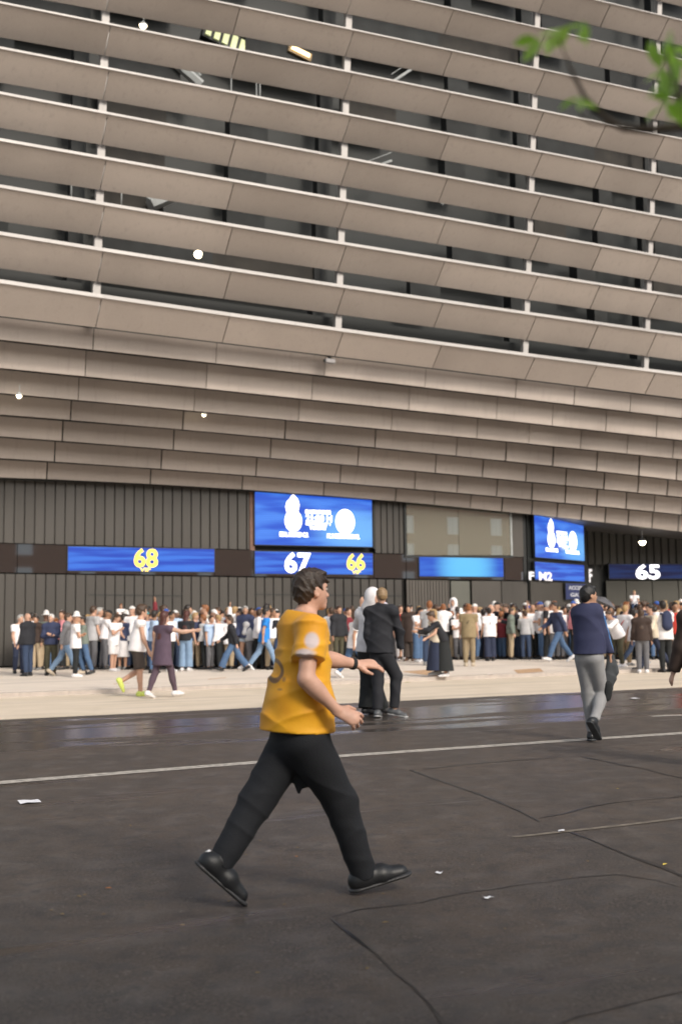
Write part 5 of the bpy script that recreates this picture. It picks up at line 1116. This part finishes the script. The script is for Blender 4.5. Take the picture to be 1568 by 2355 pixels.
for row in range(5):
    px = [52, 300, 760, 900, 1330][row] + R2.uniform(0, 12)
    while px < 1640:
        dep = [0, 0, 0, 0, 0]
        base = on_ground(px, 1541 if px < 700 else 1528).y if px < 700 else on_ground(px, 1519).y + .3
        dpt = base + .6 + row * (.95 if px > 700 else .7) + R2.uniform(-.3, .3)
        step = (19 if px > 690 else 16) + R2.uniform(-7, 7)
        if dpt < wall_d(px) and not (640 < px < 735):
            x = W(px, 1426, dpt).x; g = (x, dpt, 0)
            top = R2.choice(tops_); h = R2.choice(hairs); po = R2.choice(['stand', 'relax', 'fold', 'phone', 'look', 'stand', 'look'] + (['up'] if R2.random() < .12 else []))
            skn = R2.choice([0, 0, 0, 1, 1, 2, 3]); near = min(fronts, key=lambda q: abs(q[0] - px))[1]
            short = near.split(',')[0]
            for w_ in (' behind ', ' left of ', ' right of ', ' at the ', ' beside ', ' above ', ' between ', ' partly ', ' just '):
                short = short.split(w_)[0]
            words = ('%s person in %s, %s row back, behind the %s' % (hname[h], top, ords[row], short)).split()[:15]
            lb = ' '.join(words)
            fat_ = R2.choice([0, 0, .02]); kt = R2.choice(['tee', 'shirt', 'jacket', 'teelong'])
            person(g, R2.choice([60, 90, 270, 300, 20, 200, 160, 330]) + R2.uniform(-25, 25), R2.uniform(.90, 1.10) + (.03 if px > 980 else 0), po, (kt, top), ('jeans', R2.choice(['jeans', 'black', 'darkjeans', 'beige', 'grey'])), h, 'black', skn, fat_, lb, None, GQ, lite=row > 1)
        px += step
# make repeated labels true of one thing only where the attributes coincide
cnt = {}
for o in COL.objects:
    if o.parent is None and o.get('category') == 'person': cnt.setdefault(o['label'], []).append(o)
for lb, os_ in cnt.items():
    if len(os_) > 1:
        os_.sort(key=lambda o: o.location.x / o.location.y)
        for i, o in enumerate(os_): o['label'] = (['left', 'right', 'rightmost', 'farthest right'][min(i, 3)] + ' ' + lb)
# person cut by the right edge of the picture: only a dark sleeve and a hand come into view
g = on_ground(1600, 1740); POSES['edge'] = dict(hr=2, kr=4, hl=-2, kl=3, ar=(3, 8, 10, 0), al=(6, 14, 8, 0))
person((W(1622, 1426, 10.4).x, 10.4, 0), 88, .98, 'edge', ('jacket', 'darkbrown'), ('jeans', 'black'), ('short', 'dark'), 'black', 4, .02, 'person in a dark jacket cut off by the right edge with one hand showing')
# umbrella held up in the crowd
g = on_ground(1392, 1520); up_ = W(1386, 1384, g.y); um = tag(empty('umbrella', up_), 'grey and black open umbrella tilted above the heads beside the navy track top', 'umbrella')
vs = [(0, 0, .16)]; fs = []
for k in range(8):
    a = 2 * math.pi * k / 8; vs.append((.46 * math.cos(a), .46 * math.sin(a), -.06)); vs.append((.25 * math.cos(a), .25 * math.sin(a), .08))
for k in range(8):
    a, b = 1 + 2 * k, 1 + 2 * ((k + 1) % 8); fs += [(0, a + 1, b + 1), (a + 1, a, b, b + 1)]
mesh_obj('canopy', vs, fs, mat('umbrella_cloth', (.10, .10, .11), .5), um)
mb = MB(); mb.tube([(0, 0, .2), (0, 0, -.62)], [.009, .009], 6); mb.build('shaft', M_BLACK, um)
for k in range(8):
    a = 2 * math.pi * k / 8; mb = MB(); mb.tube([(0, 0, -.02), (.25 * math.cos(a), .25 * math.sin(a), .075)], [.004, .004], 5); mb.build('rib', M_STEEL, um)
um.rotation_euler = (.15, .42, .3)
# ------------------------------------------------------------------ street tree: branch hanging into the top right corner
R3 = random.Random(4)
def bark():
    return mat('bark', (.055, .040, .028), .85, noise=.4, nscale=12, bump=.8, bscale=30)
def leaf_mat():
    m = bpy.data.materials.new('fresh_leaf'); m.use_nodes = True; nt = m.node_tree; N = nt.nodes; L = nt.links; p = N['Principled BSDF']
    oi = N.new('ShaderNodeObjectInfo'); geo = N.new('ShaderNodeNewGeometry'); n = noise_node(nt, geo.outputs['Position'], 9, 2)
    c = mixc(nt, rng(nt, n, .35, .65), (.24, .36, .10), (.46, .60, .18)); L.new(c, p.inputs['Base Color']); p.inputs['Roughness'].default_value = .45
    tr = N.new('ShaderNodeBsdfTranslucent'); tr.inputs['Color'].default_value = (.35, .65, .05, 1); mx = N.new('ShaderNodeMixShader'); mx.inputs[0].default_value = .45
    L.new(p.outputs[0], mx.inputs[1]); L.new(tr.outputs[0], mx.inputs[2]); L.new(mx.outputs[0], N['Material Output'].inputs[0]); return m
ML = leaf_mat(); MBK = bark()
tb = Vector((3.4, .2, 0)); tr = tag(empty('street_tree', tb), 'young street tree whose thin branch and bright green leaves hang into the top right corner', 'tree')
def L3(p): return Vector(p) - tb
mb = MB(); mb.tube([(0, 0, -.1), (.03, .02, 1.2), (-.02, .05, 2.4), (.05, -.02, 3.6), (.0, 0, 4.8), (.1, .1, 6.2)], [.17, .13, .115, .095, .07, .03], 10); mb.build('trunk', MBK, tr, True)
brd = 1.75
br = [L3(W(x, y, brd)) for x, y in ((1568, 292), (1500, 297), (1430, 294), (1390, 270), (1345, 225), (1312, 160), (1285, 92))]
mb = MB(); mb.tube([(-.02, .05, 2.3), L3(W(1980, 330, 1.6)), L3(W(1720, 300, 2.1))] + br[:3], [.03, .018, .012, .008, .007, .006], 8); mb.tube(br[2:], [.006, .005, .004, .0035, .0025], 8)
mb.tube([L3(W(1500, 297, brd)), L3(W(1440, 288, brd)), L3(W(1360, 283, brd)), L3(W(1330, 262, brd))], [.005, .003, .002, .002], 6); mb.tube([L3(W(1568, 292, brd)), L3(W(1556, 200, brd)), L3(W(1530, 120, brd))], [.008, .006, .003], 6)
mb.build('branch', MBK, tr, True)
LV = [(0, 0, 0), (.3, .22, .04), (.62, .24, .05), (1, 0, -.05), (.62, -.24, .05), (.3, -.22, .04), (.35, 0, 0), (.68, 0, .0)]
LF = [(0, 6, 1), (1, 6, 7, 2), (2, 7, 3), (0, 5, 6), (5, 4, 7, 6), (4, 3, 7)]
me_leaf = bpy.data.meshes.new('leaf'); me_leaf.from_pydata([(x, y, z) for x, y, z in LV], [], LF); me_leaf.materials.append(ML)
def leaf(p, size, dirv, par, roll=0):
    o = link(bpy.data.objects.new('leaf', me_leaf), par); o.location = p; q = Vector(dirv).to_track_quat('X', 'Z'); o.rotation_euler = (q.to_matrix().to_4x4() @ Matrix.Rotation(roll, 4, 'X')).to_euler(); o.scale = (size,) * 3
for (x, y, n, sp, sz) in ((1240, 96, 3, 8, .052), (1262, 88, 2, 8, .04), (1290, 70, 3, 14, .04), (1325, 62, 3, 16, .04), (1350, 70, 2, 14, .035), (1332, 226, 3, 8, .035), (1355, 222, 1, 6, .03), (1535, 130, 5, 18, .045), (1560, 165, 5, 18, .05), (1532, 180, 5, 12, .045), (1552, 215, 4, 12, .045), (1518, 150, 3, 10, .04), (1530, 240, 3, 8, .04), (1500, 100, 2, 12, .035), (1545, 80, 3, 16, .04)):
    for _ in range(n):
        p = L3(W(x + R3.uniform(-sp, sp), y + R3.uniform(-sp, sp), brd + R3.uniform(-.08, .08)))
        leaf(p, 1.0 * sz * R3.uniform(.8, 1.25), (R3.uniform(-1, .6), R3.uniform(-.3, .3), R3.uniform(-1.2, -.1)), tr, R3.uniform(-.8, .8))
# the crown proper, above and behind the picture: limbs and leaves massed to darken the near road
def crown(root, base, centres, nleaf):
    lm = MB(); lfv = []; lff = []
    for c in centres:
        c = Vector(c)
        for _ in range(5):
            e = c + Vector((R3.gauss(0, 1.0), R3.gauss(0, .9), R3.gauss(0, .5))); e.z = max(e.z, 3.9); e.y = min(e.y, (e.z - 2.4) / .9)
            e = e - base; z0 = R3.uniform(2.8, 4.6)
            lm.tube([(0, 0, z0), e * .5 + Vector((0, 0, z0 * .55)), e], [.05, .03, .012], 6)
            for _ in range(nleaf):
                p = e + Vector((R3.gauss(0, .55), R3.gauss(0, .5), R3.gauss(0, .42))); w = p + base
                if w.z < 3.5 or w.y > (w.z - 1.7) / .7: continue
                dv = Vector((R3.uniform(-1, 1), R3.uniform(-1, 1), R3.uniform(-1, .4))).normalized(); q = dv.to_track_quat('X', 'Z'); n0 = len(lfv); s = R3.uniform(.06, .11)
                lfv += [p + q @ (Vector(v) * s) for v in LV]; lff += [tuple(i + n0 for i in f) for f in LF]
    lm.build('limb', MBK, root, True); cr = mesh_obj('crown', lfv, lff, ML, root); tag(cr, kind='stuff')
crown(tr, tb, [(3.8, -2.0, 4.9), (5.2, -1.0, 5.0), (2.2, -2.8, 4.8), (3.4, -3.4, 5.6)], 420)
tb2 = Vector((-1.6, -3.4, 0)); shade_tree = tag(empty('street_tree', tb2), 'added unseen tree behind the camera whose crown shades the near road', 'tree')  # unseen tree added so its crown darkens the near road
mb = MB(); mb.tube([(0, 0, -.1), (.03, .02, 1.2), (-.02, .05, 2.4), (.05, -.02, 3.6), (.0, 0, 4.8), (.1, .1, 6.0)], [.17, .13, .115, .095, .07, .03], 10); mb.build('trunk', MBK, shade_tree, True)
crown(shade_tree, tb2, [(-1.2, -2.6, 4.8), (-3.0, -2.4, 5.0), (.4, -2.4, 5.2), (-4.6, -1.8, 5.0)], 420)

# ------------------------------------------------------------------ litter and fallen leaves on the road
ML2 = mat('dry_leaf', (.26, .18, .08), .7, noise=.3); ML3 = mat('dry_leaf_orange', (.42, .17, .06), .7, noise=.3); MP = mat('paper', (.75, .75, .78), .7)
me_d = bpy.data.meshes.new('fallen_leaf'); me_d.from_pydata([(x - .5, y, z * 1.5 + .03 + .12 * abs(x - .5)) for x, y, z in LV], [], LF)
for i, (x, y, s, c) in enumerate([(522, 1976, .045, 0), (560, 1962, .035, 0), (565, 1968, .035, 0), (550, 1975, .04, 0), (681, 1972, .05, 1), (684, 1951, .03, 0), (598, 1935, .03, 0), (250, 2045, .05, 1), (182, 2064, .04, 0), (196, 2060, .03, 0), (143, 2105, .045, 0), (240, 2105, .03, 0), (118, 2096, .03, 0), (527, 2075, .035, 0), (654, 2082, .03, 0), (592, 2300 - 60, .035, 0), (886, 2124, .045, 0), (880, 2058, .03, 0), (1132, 1908, .035, 0), (958, 1888, .03, 0), (925, 2010, .03, 0), (1300, 1820, .04, 0), (1160, 2140 - 2, .025, 0), (845, 2330 - 100, .03, 0), (1350, 1982, .03, 0), (1528, 1990, .055, 2), (1310, 2020, .03, 0), (1456, 1958, .03, 0), (1420, 1815, .035, 2), (420, 2130, .035, 0), (300, 1900, .04, 0), (690, 1655 + 70, .03, 0)]):
    p = on_ground(x, y); o = link(bpy.data.objects.new('fallen_leaf', me_d)); o.location = (p.x, p.y, p.z + .004); o.scale = (s * .8,) * 3; o.rotation_euler = (0, 0, R3.uniform(0, 6.28))
    if not len(me_d.materials): me_d.materials.append(None)
    o.material_slots[0].link = 'OBJECT'; o.material_slots[0].material = (ML2, ML3, mat('yellow_scrap', (.65, .5, .08), .6))[c]
    tag(o, 'small dry leaf lying on the dark road surface' if c == 0 else ('small orange brown leaf near the feet of the man in yellow' if x > 600 and c == 1 else ('small orange brown leaf at the left side of the road' if c == 1 else ('bright yellow scrap on the road at the right edge' if x > 1500 else 'small yellow scrap on the road below the white lane line'))), 'leaf' if c < 2 else 'litter', 'dry leaves scattered on the road' if c == 0 else None)
def paper(x, y, w, h, lb, m=None):
    p = on_ground(x, y); vs = []; rr_ = R3; ang_ = rr_.uniform(0, 3)
    for j in range(3):
        for i in range(4): u = (i / 3 - .5) * w; v = (j / 2 - .5) * h; vs.append((u * math.cos(ang_) - v * math.sin(ang_), u * math.sin(ang_) + v * math.cos(ang_), .006 + rr_.uniform(0, .010)))
    fs = [(j * 4 + i, j * 4 + i + 1, j * 4 + i + 5, j * 4 + i + 4) for j in range(2) for i in range(3)]
    o = mesh_obj('litter', vs, fs, m or MP); o.location = (p.x, p.y, p.z); tag(o, lb, 'litter')
paper(68, 1846, .16, .14, 'crumpled white paper on the road at the left edge below the lane line')
paper(1123, 2068, .05, .03, 'small pale scrap on the dark road at lower centre right'); paper(1009, 2012 - 2, .04, .03, 'tiny pale scrap right of the front shoe of the man in yellow')
paper(1457, 1607, .2, .12, 'crushed white cup or paper on the wet strip right of the navy track top'); paper(1126, 1552, .12, .08, 'white scrap on the pale paving below the black haired man in white', MP)
paper(937, 1570, .12, .1, 'yellow green scrap on the pale paving right of the blond man', mat('lime_scrap', (.55, .6, .15), .6)); paper(1290, 1914, .05, .04, 'pale scrap lying on the worn lane line at the right')
